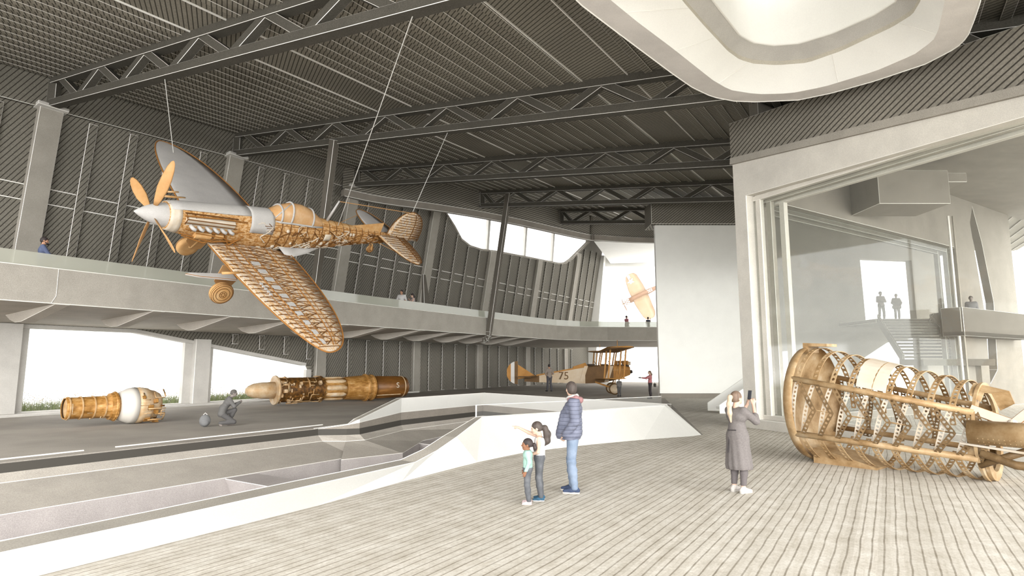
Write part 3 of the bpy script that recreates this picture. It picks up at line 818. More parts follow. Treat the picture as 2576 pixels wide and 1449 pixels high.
# second glazed side of the pavilion, running away to the right
Q = Vector((.84, .54, 0)).normalized(); QN = Vector((-Q.y, Q.x, 0))
def SV(s, z, d=0.0): return C0 + WD * .5 + NI * .55 + Q * s + QN * d + Vector((0, 0, z))
e2 = empty('wall_pavilion_side', tuple(SV(0, 0)), label='grey inner side wall of the pavilion with a wide opening', cat='wall'); e2['kind'] = 'structure'; bpy.context.view_layer.update()
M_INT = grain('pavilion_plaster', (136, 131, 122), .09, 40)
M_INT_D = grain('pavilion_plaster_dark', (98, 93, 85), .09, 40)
SL = 15.2
def HS(px, py): return hit(px, py, QN, QN.dot(SV(0, 0)))
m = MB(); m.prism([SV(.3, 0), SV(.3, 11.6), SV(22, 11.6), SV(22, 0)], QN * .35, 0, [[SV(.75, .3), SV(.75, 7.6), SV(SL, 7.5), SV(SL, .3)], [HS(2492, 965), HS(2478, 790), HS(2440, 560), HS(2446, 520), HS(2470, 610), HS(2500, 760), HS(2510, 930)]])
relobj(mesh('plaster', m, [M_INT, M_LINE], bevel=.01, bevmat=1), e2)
m = MB()
for d_, k in ((.4, 0), (.62, 1)):
    m.bar(SV(.95 + .25 * k, .3, d_), SV(.95 + .25 * k, 7.6, d_), .14, .18, Q); m.bar(SV(SL - .2 - .4 * k, .3, d_), SV(SL - .2 - .4 * k, 7.6, d_), .2, .2, Q)
    m.bar(SV(.75, 7.5 - .1 * k, d_), SV(SL, 7.4 - .1 * k, d_), .18, .16)
relobj(mesh('inner_frame', m, [M_INT_D, M_LINE], bevel=.008, bevmat=1), e2)
m = MB(); m.prism([SV(.75, .3, .2), SV(.75, 7.6, .2), SV(SL, 7.5, .2), SV(SL, .3, .2)], QN * .02); relobj(mesh('glass', m, M_PANE), e2)
# pavilion ceiling with a dropped box
def cz3(p): return Vector((p.x, p.y, roofz(*AB(p)) + .25))
m = MB(); m.prism([cz3(PV(.2, 0, .45)), cz3(SV(24, 0)), cz3(PV(SE, 0, 16)), cz3(PV(SE, 0, .45))], (0, 0, .12))
setp(mesh('ceiling_pavilion', m, M_INT), 'grey ceiling inside the pavilion', 'ceiling', None, 'structure')
bx0, bx1 = ony(2213, 512, 21.0), ony(2392, 508, 21.0)
m = MB(); m.box((bx0.x, 21.0, bx0.z), (bx1.x, 22.9, bx0.z + 1.25)); m.box((bx1.x, 21.3, bx0.z + .9), (bx1.x + .9, 22.9, bx0.z + 1.25))
setp(mesh('wall_dropped_box', m, [M_INT, M_LINE], bevel=.015, bevmat=1), 'grey boxed bulkhead high inside the pavilion', 'wall', None, 'structure')
# ---- rear gallery seen through the pavilion
YB = 37.0
def BK(px, py): return ony(px, py, YB)
holes = [[BK(2178, 806), BK(2163, 650), BK(2293, 655), BK(2307, 806)],
         [BK(2165, 1000), BK(2165, 906), BK(2232, 862), BK(2312, 848), BK(2322, 1000)],
         [BK(1913, 1000), BK(1908, 892), BK(2014, 879), BK(2022, 1000)]]
m = MB()
m.prism([Vector((15.0, YB, 0)), Vector((15.0, YB, 13)), Vector((26.9, YB, 13)), Vector((26.9, YB, 0))], (0, .6, 0), 0, holes)
setp(mesh('wall_rear', m, M_INT), 'grey rear wall with bright openings seen through the pavilion', 'wall', None, 'structure')
pf = empty('stair', tuple(Vector((19.5, 32, 2.2))), label='grey stair and landing inside, leading up to the bright upper doorway', cat='stair'); bpy.context.view_layer.update()
l0, l1 = ony(2178, 806, 34.5), ony(2345, 808, 34.5)
zl = l0.z
m = MB(); x0, x1 = l0.x - .2, l1.x + .6
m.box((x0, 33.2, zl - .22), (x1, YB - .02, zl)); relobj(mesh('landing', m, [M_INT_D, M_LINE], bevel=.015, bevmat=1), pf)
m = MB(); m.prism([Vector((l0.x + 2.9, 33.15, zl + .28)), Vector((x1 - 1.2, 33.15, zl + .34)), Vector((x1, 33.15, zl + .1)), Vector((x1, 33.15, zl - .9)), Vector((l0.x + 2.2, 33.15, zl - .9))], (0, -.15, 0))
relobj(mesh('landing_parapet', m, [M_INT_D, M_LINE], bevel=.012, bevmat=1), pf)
nst = 13
for k in range(nst):
    z1 = zl - .175 * (k + 1); y1 = 33.2 - .3 * k; dx = -.10 * k
    m = MB(); m.box((l0.x - .1 + dx, y1 - .32, z1 - .12), (l0.x + 2.75 + dx, y1, z1))
    relobj(mesh('step', m, [M_INT_D, M_LINE], bevel=.01, bevmat=1), pf)
m = MB()
for dx in (-.12, 2.8):
    m.prism([Vector((l0.x + dx, 33.2, zl + .25)), Vector((l0.x + dx - 1.3, 33.2 - .3 * nst, zl - .175 * nst + .25)), Vector((l0.x + dx - 1.3, 33.2 - .3 * nst, zl - .175 * nst - .3)), Vector((l0.x + dx, 33.2, zl - .35))], (.1, 0, 0))
relobj(mesh('stringer', m, [M_INT_D, M_LINE], bevel=.01, bevmat=1), pf)
m = MB(); m.box((l0.x - 1.6, 27.6, zl - .175 * nst - .3), (l0.x + 1.7, 33.2 - .3 * nst, zl - .175 * nst)); m.box((l0.x - 1.4, 28.2, 0), (l0.x - 1.0, 28.6, zl - .175 * nst - .3)); m.box((l0.x + 1.1, 28.2, 0), (l0.x + 1.5, 28.6, zl - .175 * nst - .3))
relobj(mesh('lower_landing', m, M_INT_D), pf)
m = MB(); m.box((x1 - .4, 33.3, 0), (x1, 33.7, zl - .22)); relobj(mesh('support', m, M_INT_D), pf)
m = MB(); zg = 3.45
sg0 = (hit(2418, 780, QN, QN.dot(SV(0, 0, -.8))) - SV(0, 0)).dot(Q)
m.prism([SV(sg0, zg - .2, -.85), SV(21, zg - .2, -.85), SV(21, zg - .2, -.02), SV(sg0, zg - .2, -.02)], (0, 0, .2))
m.prism([SV(sg0, zg - .2, -.85), SV(21, zg - .2, -.85), SV(21, zg - .2, -.76), SV(sg0, zg - .2, -.76)], (0, 0, 1.25))
m.prism([SV(sg0, zg - .2, -.76), SV(sg0 + .1, zg - .2, -.76), SV(sg0 + .1, zg - .2, -.02), SV(sg0, zg - .2, -.02)], (0, 0, 1.25))
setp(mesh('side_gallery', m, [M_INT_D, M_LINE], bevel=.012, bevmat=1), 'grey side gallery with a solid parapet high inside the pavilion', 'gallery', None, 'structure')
for px0, px1, ww, mt, lb in ((2393, 2424, .07, M_LINE, 'thin bright vertical glazing edge inside the pavilion'), (2405, 2442, .05, M_FRAME2, 'thin grey vertical glazing edge beside the bright one')):
    pp = hit(px0 + 8, 700, Vector((0, 1, 0)), 26.0)
    m = MB(); m.box((pp.x - ww / 2, 26, 0), (pp.x + ww / 2, 26.08, 8.6))
    setp(mesh('trim_3', m, mt), lb, 'trim', None, 'structure')
# white stair beyond the pavilion corner
st = empty('white_stair', (9.2, 25, 0), label='white stair with clear sides behind the visitor holding the phone', cat='stair'); bpy.context.view_layer.update()
for k in range(8):
    x_ = 8.95 + .3 * k; z1 = .2 + .17 * k
    m = MB(); m.box((x_, 25.2, z1 - .1), (x_ + .32, 26.6, z1)); relobj(mesh('step', m, [M_WHITE, M_LINE], bevel=.012, bevmat=1), st)
m = MB(); m.prism([Vector((8.6, 25.15, .0)), Vector((8.6, 25.15, .35)), Vector((11.4, 25.15, 2.2)), Vector((11.4, 25.15, 1.4)), Vector((9.2, 25.15, 0))], (0, .04, 0)); relobj(mesh('stringer', m, [M_WHITE, M_LINE], bevel=.012, bevmat=1), st)
m = MB(); m.prism([Vector((8.6, 26.65, .0)), Vector((8.6, 26.65, .35)), Vector((11.4, 26.65, 2.2)), Vector((11.4, 26.65, 1.4)), Vector((9.2, 26.65, 0))], (0, .04, 0)); relobj(mesh('stringer', m, [M_WHITE, M_LINE], bevel=.012, bevmat=1), st)
TONE = .62
# ================================================================ exhibit materials
M_OR = blotch('tan_orange_metal', [(.25, (206, 150, 84)), (.5, (224, 176, 116)), (.75, (236, 200, 152))], 4.0, .6)
M_ORP = blotch('propeller_tan', [(.3, (206, 154, 96)), (.7, (222, 176, 122))], 3.0, .6)
M_BR = plain('dark_sepia_line', (116, 74, 28), .7)
M_BR2 = plain('sepia_line', (166, 112, 52), .7)
M_PALE = grain('pale_aircraft_skin', (214, 211, 207), .05, 60, objspace=True)
M_CREAM = blotch('cream_panel', [(.3, (226, 208, 182)), (.7, (240, 230, 214))], 5, .6)
M_SKEL = blotch('cutaway_inner_structure', [(.33, (136, 88, 36)), (.44, (198, 142, 76)), (.54, (228, 182, 124)), (.63, (240, 212, 174)), (.72, (200, 142, 78))], 15, .65, stretch=(.8, 1.2, 1.6))
M_WSK = blotch('cutaway_wing_structure', [(.32, (176, 118, 54)), (.42, (226, 180, 122)), (.52, (238, 218, 190)), (.60, (228, 222, 214)), (.72, (220, 166, 98))], 7.5, .65, stretch=(2.2, .7, 1))
M_CAN = NT('amber_canopy'); _t = M_CAN
M_CAN = blotch('amber_canopy', [(.3, (206, 152, 92)), (.6, (228, 184, 134)), (.8, (240, 212, 178))], 1.8, .25)
M_TYRE = blotch('tan_tyre', [(.3, (214, 162, 100)), (.7, (226, 184, 130))], 4, .7)
M_WIRE = plain('white_wire', (236, 234, 228))
def matR(R, T, s=1.0):
    return Matrix([[R[0][0] * s, R[0][1] * s, R[0][2] * s, T[0]], [R[1][0] * s, R[1][1] * s, R[1][2] * s, T[1]], [R[2][0] * s, R[2][1] * s, R[2][2] * s, T[2]], [0, 0, 0, 1]])
# ================================================================ hanging fighter, drawn as a cutaway
SPM = matR([[-0.5622, 0.6564, 0.5031], [-0.8234, -0.3872, -0.4149], [-0.0775, -0.6475, 0.7581]], (-9.898, 15.228, 6.013))
sp = empty('hanging_aeroplane', mat=SPM, label='large tan cutaway propeller fighter hanging from wires, nose to the left', cat='aeroplane')
def pt_(nm, mb, mat, parent=None, **k):
    o = mesh(nm, mb, mat, None, **k); o.parent = parent or sp; return o
# fuselage sections: x, centre z, half height, half width
FS = [(-.75, .0, .36, .36), (-1.1, -.02, .44, .40), (-1.7, -.06, .52, .43), (-2.4, -.10, .60, .45), (-3.1, -.09, .66, .47), (-3.7, -.08, .68, .48), (-4.4, -.05, .66, .47), (-5.2, -.02, .60, .44), (-6.0, .03, .50, .37), (-6.8, .08, .40, .29), (-7.6, .13, .30, .2), (-8.4, .17, .24, .13), (-9.2, .20, .16, .06)]
def fsec(x):
    for p, q in zip(FS, FS[1:]):
        if q[0] <= x <= p[0]:
            t = (x - p[0]) / (q[0] - p[0]); return [p[i] + (q[i] - p[i]) * t for i in range(4)]
    return FS[0] if x > FS[0][0] else FS[-1]
def fpt(x, ang, off=0.0):     # ang 0 = top, 90 = port
    s = fsec(x); a = math.radians(ang)
    return Vector((x, math.copysign(abs(math.sin(a)) ** .9, math.sin(a)) * (s[3] + off), s[1] + math.copysign(abs(math.cos(a)) ** .9, math.cos(a)) * (s[2] + off)))
m = MB(); m.loft([[fpt(x, 360 * j / 28) for j in range(28)] for x in [s[0] for s in FS]])
pt_('fuselage', m, M_SKEL, smooth=True)
# frames and stringers show on the cutaway side
m = MB()
for k in range(17):
    x = -3.75 - .31 * k
    if x < -8.8: break
    m.tube([fpt(x, a, .012) for a in range(0, 361, 15)], .016, 4)
o = pieces('frame_hoop', m, M_BR, sp)
m = MB()
for a in (38, 55, 72, 88, 104, 120, 138, 155, 175, 200, 300, 322):
    m.tube([fpt(x, a, .012) for x in (-3.3, -4, -4.8, -5.6, -6.4, -7.2, -8, -8.7)], .011, 4)
for k in range(14):
    x = -4.0 - .33 * k; m.tube([fpt(x, 62 + 4 * (k % 3), .014), fpt(x - .3, 96, .014), fpt(x - .1, 128, .014)], .011, 4)
pieces('stringer', m, M_BR2, sp)
rr = random.Random(11)
m = MB(); m2 = MB()
for k in range(90):        # equipment, pipes and bracing behind the missing skin
    x = rr.uniform(-8.2, -3.4); a = rr.uniform(58, 150); L = [fpt(x, a, .018)]
    for _ in range(rr.randint(2, 4)):
        x += rr.choice((-.22, .22, 0, -.1)); a += rr.choice((-14, 14, 0, 8)); L.append(fpt(max(-8.8, min(-3.2, x)), max(50, min(165, a)), .018))
    (m if k % 2 else m2).tube(L, rr.choice((.010, .014, .02)), 5)
pieces('brace', m, M_BR, sp); pieces('pipe', m2, M_CREAM, sp)
m = MB()
for x, a, r in ((-4.3, 70, .07), (-4.55, 105, .06), (-5.75, 108, .09), (-6.0, 108, .09), (-6.9, 66, .08), (-7.05, 66, .07), (-3.55, 128, .1), (-4.0, 120, .08)):
    c = fpt(x, a, -.03); m.sphere(c, (r, .07, r), 8)
pieces('equipment_bottle', m, M_CREAM, sp, smooth=True)
def patch(nm, x0, x1, a0, a1, off, mat, nx=8, na=8, **k):
    m = MB(); m.loft([[fpt(x0 + (x1 - x0) * i / nx, a0 + (a1 - a0) * j / na, off) for j in range(na + 1)] for i in range(nx + 1)], close=False, caps=False)
    return pt_(nm, m, mat, smooth=True, fixn=False, solid=.01, **k)
patch('tank_cover', -3.02, -3.78, -60, 82, .022, M_PALE)['label'] = 'pale skin panel ahead of the cockpit'
patch('top_cowl', -.8, -3.02, -50, 34, .02, M_PALE)['label'] = 'pale upper cowling'
patch('nose_ring', -.76, -1.05, 0, 360, .012, M_CREAM, 3, 32)
patch('rear_hatch', -5.75, -6.02, 70, 92, .03, M_CREAM, 3, 3)
patch('dorsal_skin', -5.4, -8.3, -24, 24, .012, M_OR)
# engine bay
m = MB()
m.hexa([(-2.55, .16, -.02), (-1.15, .16, -.02), (-1.15, .40, -.02), (-2.55, .44, -.02), (-2.55, .30, .32), (-1.15, .26, .30), (-1.15, .46, .20), (-2.55, .50, .20)])
en = pt_('engine_bank', m, [M_CREAM, M_BR], bevel=.02, bevmat=1)
m = MB()
for k in range(6):
    x = -1.3 - .22 * k; m.tube([(x, .42, .0), (x - .04, .52, -.03), (x - .12, .56, -.06)], [.05, .055, .05], 7)
pieces('exhaust_stub', m, M_PALE, en, smooth=True)
m = MB(); m.lathe([(-1.5, .0), (-1.5, .12), (-1.95, .12), (-1.95, .0)], 12, 'x', c=(0, .40, -.28)); m.lathe([(-2.05, .0), (-2.05, .09), (-2.3, .09), (-2.3, 0)], 12, 'x', c=(0, .42, -.25))
pieces('pump', m, M_OR, en)
m = MB()
for L in ([(-2.9, .44, .0), (-2.2, .52, -.12), (-1.2, .44, -.12)], [(-2.9, .46, -.3), (-2.0, .5, -.42), (-1.1, .38, -.3)], [(-2.8, .45, -.55), (-2.2, .44, -.3), (-1.8, .46, -.5), (-1.2, .36, -.38)], [(-2.9, .46, -.5), (-2.3, .5, -.25), (-1.5, .48, -.2)], [(-2.9, .4, .3), (-2.0, .46, .34), (-1.1, .38, .26)], [(-2.6, .46, -.6), (-2.3, .48, -.1)], [(-2.9, .48, -.15), (-2.4, .5, -.6)]): m.tube(L, .022, 6)
pieces('engine_bearer', m, M_BR2, en)
m = MB()
for k in range(7): m.tube([(-1.15 - .22 * k, .30, .31), (-1.2 - .22 * k, .45, .19)], .012, 4)
m.tube([(-1.1, .33, .33), (-2.6, .38, .36)], .02, 5); m.tube([(-1.1, .47, .1), (-2.6, .51, .1)], .014, 5)
pieces('ignition_lead', m, M_BR, en)
# canopy
m = MB(); CX = [-3.72, -4.0, -4.35, -4.75, -5.15, -5.6]; CH = [.02, .22, .36, .36, .26, .02]
def cpt(i, a, off=0): s = fsec(CX[i]); t = math.radians(a); return Vector((CX[i], math.sin(t) * (.34 + off) * (1 if i not in (0, 5) else .8), s[1] + s[2] * .74 + math.cos(t) * (CH[i] + .17 + off)))
m.loft([[cpt(i, -90 + 15 * j) for j in range(13)] for i in range(6)], close=False, caps=False)
cn = pt_('canopy', m, M_CAN, smooth=True, fixn=False)
m = MB()
for i in (1, 2, 4): m.tube([cpt(i, -92 + 15.3 * j, .012) for j in range(13)], .032, 5)
for a in (-90, 90): m.tube([cpt(i, a, .012) for i in range(6)], .035, 5)
m.tube([cpt(0, 90, .012), cpt(1, 35, .012), cpt(2, 0, .012)], .02, 5)
mesh('canopy_frame', m, M_PALE, cn, smooth=True)
# spinner and airscrew
m = MB(); m.lathe([(0.0, .012), (-.12, .10), (-.3, .2), (-.5, .28), (-.76, .345), (-.8, .345)], 24)
spn = pt_('spinner', m, M_PALE, smooth=True)
for k, a in enumerate((4, 94, 184, 274)):
    t = math.radians(a); d = Vector((0, math.sin(t), math.cos(t))); e = Vector((0, math.cos(t), -math.sin(t))); m = MB(); rings = []
    for r, c, tw in ((.26, .05, 60), (.45, .09, 55), (.8, .145, 42), (1.15, .15, 32), (1.45, .12, 26), (1.62, .07, 22), (1.68, .015, 20)):
        w_ = math.radians(tw); cx = Vector((-math.sin(w_), 0, 0)) + e * math.cos(w_); tx = Vector((math.cos(w_), 0, 0)) + e * math.sin(w_)
        rings.append([Vector((-.45, 0, 0)) + d * r + cx * (c * math.cos(q)) + tx * (c * .16 * math.sin(q)) for q in [2 * math.pi * j / 10 for j in range(10)]])
    m.loft(rings); pt_('propeller_blade', m, M_ORP, smooth=True)
# wings
TX, SPAN, RZ, TZ = -2.85, 5.69, -.58, -.27
def wch(y): return 2.62 * math.sqrt(max(0.0, 1 - (abs(y) / SPAN) ** 2.3))
def wle(y): return TX + .33 * wch(y)
def wzz(y): return RZ + (TZ - RZ) * abs(y) / SPAN
def airf(u):  # half thickness factor
    return .5 * (1.48 * math.sqrt(u) - .63 * u - 1.758 * u * u + 1.42 * u ** 3 - .508 * u ** 4) * 2
def wpt(y, u, side=1, off=0.0):
    c = wch(y); t = .125 * (1 - .35 * abs(y) / SPAN)
    return Vector((wle(y) - c * u, y, wzz(y) + side * (t * c * airf(u) * .5 + off)))
US = [0, .02, .06, .14, .26, .42, .6, .8, 1.0]
def wing(sg, mat, nm):
    m = MB(); ys = [.3 + (SPAN - .31) * i / 22 for i in range(22)] + [SPAN * .992, SPAN * .9995]
    m.loft([[wpt(sg * y, u, 1) for u in US] + [wpt(sg * y, u, -1) for u in US[-2:0:-1]] for y in ys])
    return pt_(nm, m, mat, smooth=True)
ws = wing(-1, M_PALE, 'wing'); ws['label'] = 'plain pale far wing'
m = MB(); yy = [-SPAN * (1 - .0004) * math.sin(math.pi / 2 * j / 40) for j in range(2, 41)]
m.tube([wpt(y, 0) for y in yy] + [wpt(y, 1.0) for y in reversed(yy)], .022, 5)
mesh('edge_outline', m, M_BR2, ws)
wp = wing(1, M_WSK, 'wing'); wp['label'] = 'near wing drawn as an open lattice of ribs and spars'
m = MB()
for k in range(25):
    y = .55 + k * .205
    if wch(y) < .3: continue
    m.tube([wpt(y, u, 1, .012) for u in (.02, .1, .25, .45, .7, .98)], .014, 4)
pieces('rib', m, M_BR, wp)
m = MB()
for u in (.17, .27, .42, .66, .74):
    m.tube([wpt(.5 + 4.9 * j / 16, u, 1, .014) for j in range(17)], .018 if u in (.27, .66) else .011, 4)
m.tube([wpt(y, 0) for y in [-y for y in yy]] + [wpt(-y, 1.0) for y in reversed(yy)], .022, 5)
pieces('spar', m, M_BR2, wp)
m = MB()
for k in range(24):
    y = .6 + k * .2
    if wch(y + .2) < .5: continue
    m.tube([wpt(y, .06, 1, .016), wpt(y + .2, .26, 1, .016)], .010, 4)
    m.tube([wpt(y, .44 + .2 * (k % 2), 1, .016), wpt(y + .2, .64 - .2 * (k % 2), 1, .016)], .012, 4)
    m.tube([wpt(y, .76 + .2 * (k % 2), 1, .016), wpt(y + .2, .96 - .2 * (k % 2), 1, .016)], .010, 4)
    m.tube([wpt(y + .06, .28, 1, .016), wpt(y + .14, .42, 1, .016), wpt(y + .06, .5, 1, .016)], .012, 4)
pieces('lattice_brace', m, M_BR, wp)
m = MB()
for k in range(10): m.bar(wpt(1.5 + .42 * k, .30, 1, .02), wpt(1.5 + .42 * k, .40, 1, .02), .17, .02)
for k in range(5): m.lathe([(0, .0), (0, .05), (.03, .05), (.03, 0)], 10, 'z', c=wpt(2.6 + .13 * k, .18, 1, .01))
pieces('skin_fragment', m, M_PALE, wp)
# wing fillet
m = MB(); m.loft([[fpt(-4.2, 118, .01), wpt(.75, .9, 1), wpt(.8, .98, 1)], [fpt(-4.7, 122, .01), Vector((-4.7, .6, -.52)), Vector((-4.75, .7, -.55))], [fpt(-5.3, 130, .01), Vector((-5.25, .45, -.50)), Vector((-5.3, .5, -.53))], [fpt(-5.9, 140, .012), fpt(-5.9, 144, .012), fpt(-5.9, 148, .012)]], close=False, caps=False)
pt_('wing_fillet', m, M_PALE, smooth=True, fixn=False, solid=.012)
# tail
def tailsurf(nm, root, tipx, chord, span, vert, mat, lb=None):
    m = MB(); rings = []; pts = []
    for i in range(13):
        t = min(i / 12, .998); c = chord * math.sqrt(1 - t ** 2.4); xl_ = tipx + .45 * c
        ring = []
        for u, s in [(u, 1) for u in (0, .1, .35, .7, 1)] + [(u, -1) for u in (.7, .35, .1)]:
            h = .055 * c * airf(u) * s
            ring.append(root + (Vector((xl_ - c * u, h, span * t)) if vert else Vector((xl_ - c * u, span * t, h))))
        rings.append(ring)
    m.loft(rings); o = pt_(nm, m, mat, smooth=True)
    if lb: o['label'] = lb
    m = MB(); le = [r[0] for r in rings]; te = [r[4] for r in rings]
    m.tube(le + te[::-1], .018, 5)
    if mat is not M_PALE:
        for i in range(1, 12): m.tube([rings[i][k] + (rings[i][2] - rings[i][6]).normalized() * .012 for k in (1, 2, 3, 4)], .012, 4)
        m.tube([rings[i][3] + (rings[i][2] - rings[i][6]).normalized() * .015 for i in range(12)], .018, 4)
        for i in range(1, 11): m.tube([rings[i][3] + (rings[i][2] - rings[i][6]).normalized() * .015, rings[i + 1][4]], .011, 4)
    mesh('outline', m, M_BR2 if mat is M_PALE else M_BR, o)
    return o
tailsurf('fin', Vector((0, 0, .2)), -9.55, 1.75, 1.25, True, M_WSK)
tailsurf('tailplane', Vector((0, .05, .30)), -8.9, 1.4, 1.9, False, M_WSK, 'near tailplane drawn as ribs')
tailsurf('tailplane', Vector((0, -.05, .30)), -8.75, 1.35, -1.8, False, M_PALE, 'plain pale far tailplane')
m = MB(); m.loft([[fpt(-6.9, 0, -.02), fpt(-6.9, 8, -.02), fpt(-6.9, -8, -.02)], [Vector((-8.4, 0, .8)), Vector((-8.4, .05, .4)), Vector((-8.4, -.05, .4))]])
pt_('fin_root', m, M_OR)
# mast and aerial wires
m = MB(); b0_ = fpt(-5.9, 0, -.03); m.tube([b0_, b0_ + Vector((-.12, 0, .85))], [.05, .03], 7); pt_('mast', m, M_PALE, smooth=True)
m = MB(); m.tube([b0_ + Vector((-.12, 0, .83)), (-9.45, 0, 1.40)], .015, 5); m.tube([fpt(-6.6, -40), (-8.3, -1.3, .32)], .013, 5); m.tube([fpt(-8.5, 150), (-8.75, 1.4, .26)], .013, 5); pieces('aerial_wire', m, M_ORP, sp)
# undercarriage
def wheel_(c, r, w, ax, nm='wheel'):
    m = MB(); ax = Vector(ax).normalized(); M = Vector((1, 0, 0)).rotation_difference(ax).to_matrix().to_4x4(); M.translation = Vector(c)
    m.lathe([(-w * .5, r * .55), (-w * .5, r * .82), (-w * .36, r * .95), (0, r), (w * .36, r * .95), (w * .5, r * .82), (w * .5, r * .55)], 28)
    m.xf(M); wo = pt_(nm, m, M_TYRE, smooth=True)
    m = MB(); m.lathe([(-w * .42, 0), (-w * .42, r * .58), (w * .5, r * .58), (w * .54, r * .3), (w * .54, 0)], 24); m.xf(M); mesh('hub', m, M_OR, wo)
    m = MB()
    for rr_, xx in ((r * .82, w * .5), (r * .58, w * .51), (r * .3, w * .55), (r * .93, w * .38), (r * .97, w * .2)): m.tube([M @ Vector((xx, rr_ * math.cos(t), rr_ * math.sin(t))) for t in [2 * math.pi * j / 24 for j in range(24)]], .009, 4, closed=True)
    for j in range(6): t = 2 * math.pi * j / 6; m.sphere(M @ Vector((w * .56, r * .16 * math.cos(t), r * .16 * math.sin(t))), .018, 5)
    mesh('hub_ring', m, M_BR, wo)
    return wo
wheel_((-2.30, 1.42, -1.55), .34, .22, (0.05, 1, .12)); wheel_((-2.30, -1.0, -1.55), .34, .22, (.05, -1, .12))
for sg in (1, -1):
    m = MB(); q = Vector((-2.3, sg * (1.22 if sg > 0 else .85), -1.53 if sg > 0 else -1.5)); m.tube([Vector((-2.75, sg * .85, -.66)), q], .055, 8); m.tube([q, q + Vector((0, sg * .2, 0))], .04, 7); pt_('leg_strut', m, M_OR, smooth=True)
    m = MB(); M = Matrix.Translation(q + Vector((-.1, -sg * .02, .3))); m.prism([(-.30, 0, .52), (.26, 0, .50), (.32, 0, -.05), (.1, 0, -.32), (-.2, 0, -.3), (-.36, 0, .0)], (0, .02, 0)); m.xf(M); pt_('wheel_door', m, M_ORP)
m = MB(); m.hexa([(-2.0, 1.2, -1.05), (-1.95, 1.28, -1.05), (-2.1, 1.95, -.72), (-2.2, 1.95, -.72), (-2.0, 1.2, -1.0), (-1.95, 1.28, -1.0), (-2.1, 1.95, -.66), (-2.2, 1.95, -.66)]); 
m = MB(); m.prism([(-1.15, 1.45, -.92), (-1.0, 1.52, -.92), (-1.35, 1.62, -.92), (-2.4, 1.72, -.92), (-2.4, 1.42, -.92)], (0, 0, .06)); pt_('gun_fairing', m, [M_PALE, M_BR2], bevel=.012, bevmat=1)
m = MB(); m.tube([wpt(-2.0, .05) + Vector((-.1, 0, 0)), wpt(-2.0, 0) + Vector((.45, 0, .0))], .035, 7); m.tube([wpt(-2.3, .05), wpt(-2.3, 0) + Vector((.2, 0, .0))], .03, 7); m.tube([wpt(2.0, .05), wpt(2.0, 0) + Vector((.35, 0, .0))], .04, 7); pieces('cannon_barrel', m, M_OR, sp, smooth=True)
tw = wheel_((-8.35, 0, -.38), .15, .11, (0, 1, 0), 'tail_wheel')
m = MB(); m.tube([(-8.1, 0, .0), (-8.3, .07, -.15), (-8.35, .08, -.38)], .03, 6); m.tube([(-8.1, 0, .0), (-8.3, -.07, -.15), (-8.35, -.08, -.38)], .03, 6); pt_('tail_leg', m, M_OR)
# suspension wires, from real truss chords down to the aeroplane
bpy.context.view_layer.update()
def on_truss(px, py, a): return ona(px, py, a)
wires = [((413, 206, 9.53), SPM @ wpt(-4.95, .42, 1, .0), 'white suspension wire to the far wing tip'),
         ((1041, 62, 9.53), SPM @ Vector((-6.3, .15, .5)), 'white suspension wire crossing the fuselage behind the mast'),
         ((1127, 337, 17.54), SPM @ Vector((-9.5, 0, 1.40)), 'white suspension wire to the fin tip')]
for (px, py, a), q, lb in wires:
    p = on_truss(px, py, a); p.z = roofz(*AB(p)) + .02
    m = MB(); m.tube([p, q], .012, 5); setp(mesh('suspension_wire', m, M_WIRE), lb, 'wire', 'suspension wires')
# ================================================================ diving fighter outside the far window
pc = Vector((0, 0, EYE)) + ray(1615, 741) * 138
cx_ = Vector((-.86, .28, -.42)).normalized()   # nose
vdir = ray(1615, 741).normalized()
# wings lie almost across the sight line, tipped up-left / down-right
wy = (vdir.cross(cx_)).normalized(); wy = (wy * .93 + vdir * .36).normalized(); wy = (wy - cx_ * wy.dot(cx_)).normalized()
wz_ = cx_.cross(wy)
CM = Matrix([[cx_.x, wy.x, wz_.x, pc.x], [cx_.y, wy.y, wz_.y, pc.y], [cx_.z, wy.z, wz_.z, pc.z], [0, 0, 0, 1]])
M_CREAM2 = None
cf = empty('flying_aeroplane', mat=CM, label='tan propeller fighter with checked cowling banking in the sky beyond the far window', cat='aeroplane')
TONE = .22
M_CF = blotch('hazed_tan_paint', [(.3, (226, 184, 140)), (.7, (238, 206, 172))], .6, .6)  # outdoor haze is mixed into these paler paint tones
M_CFD = blotch('hazed_brown_paint', [(.3, (176, 128, 92)), (.7, (198, 152, 116))], .6, .5)
def chk():
    t = NT('checked_cowl'); p = t.obj()
    sx = t.new('ShaderNodeSeparateXYZ'); t.l.new(p, sx.inputs[0])
    an = t.math('ARCTAN2', sx.outputs[1], sx.outputs[2])
    u = t.math('FLOOR', t.math('MULTIPLY', an, 16 / (2 * math.pi))); v = t.math('FLOOR', t.math('MULTIPLY', sx.outputs[0], 2.6))
    s = t.math('MODULO', t.math('ADD', t.math('ADD', u, v), 100.0), 2.0)
    return t.fin(t.mix(t.math('GREATER_THAN', s, .5), rgb(178, 128, 88), (.8, .79, .77, 1)), .5)
def cp(nm, mb, mat, **k): o = mesh(nm, mb, mat, cf, **k); return o
m = MB(); m.lathe([(3.2, .62), (2.0, .68), (0.6, .66), (-1.5, .6), (-4, .42), (-6.4, .15)], 20); cp('fuselage', m, M_CFD, smooth=True)
m = MB(); m.lathe([(4.5, .45), (4.45, .6), (4.2, .7), (3.2, .72), (3.15, .62)], 20); cp('engine_cowl', m, chk(), smooth=True)
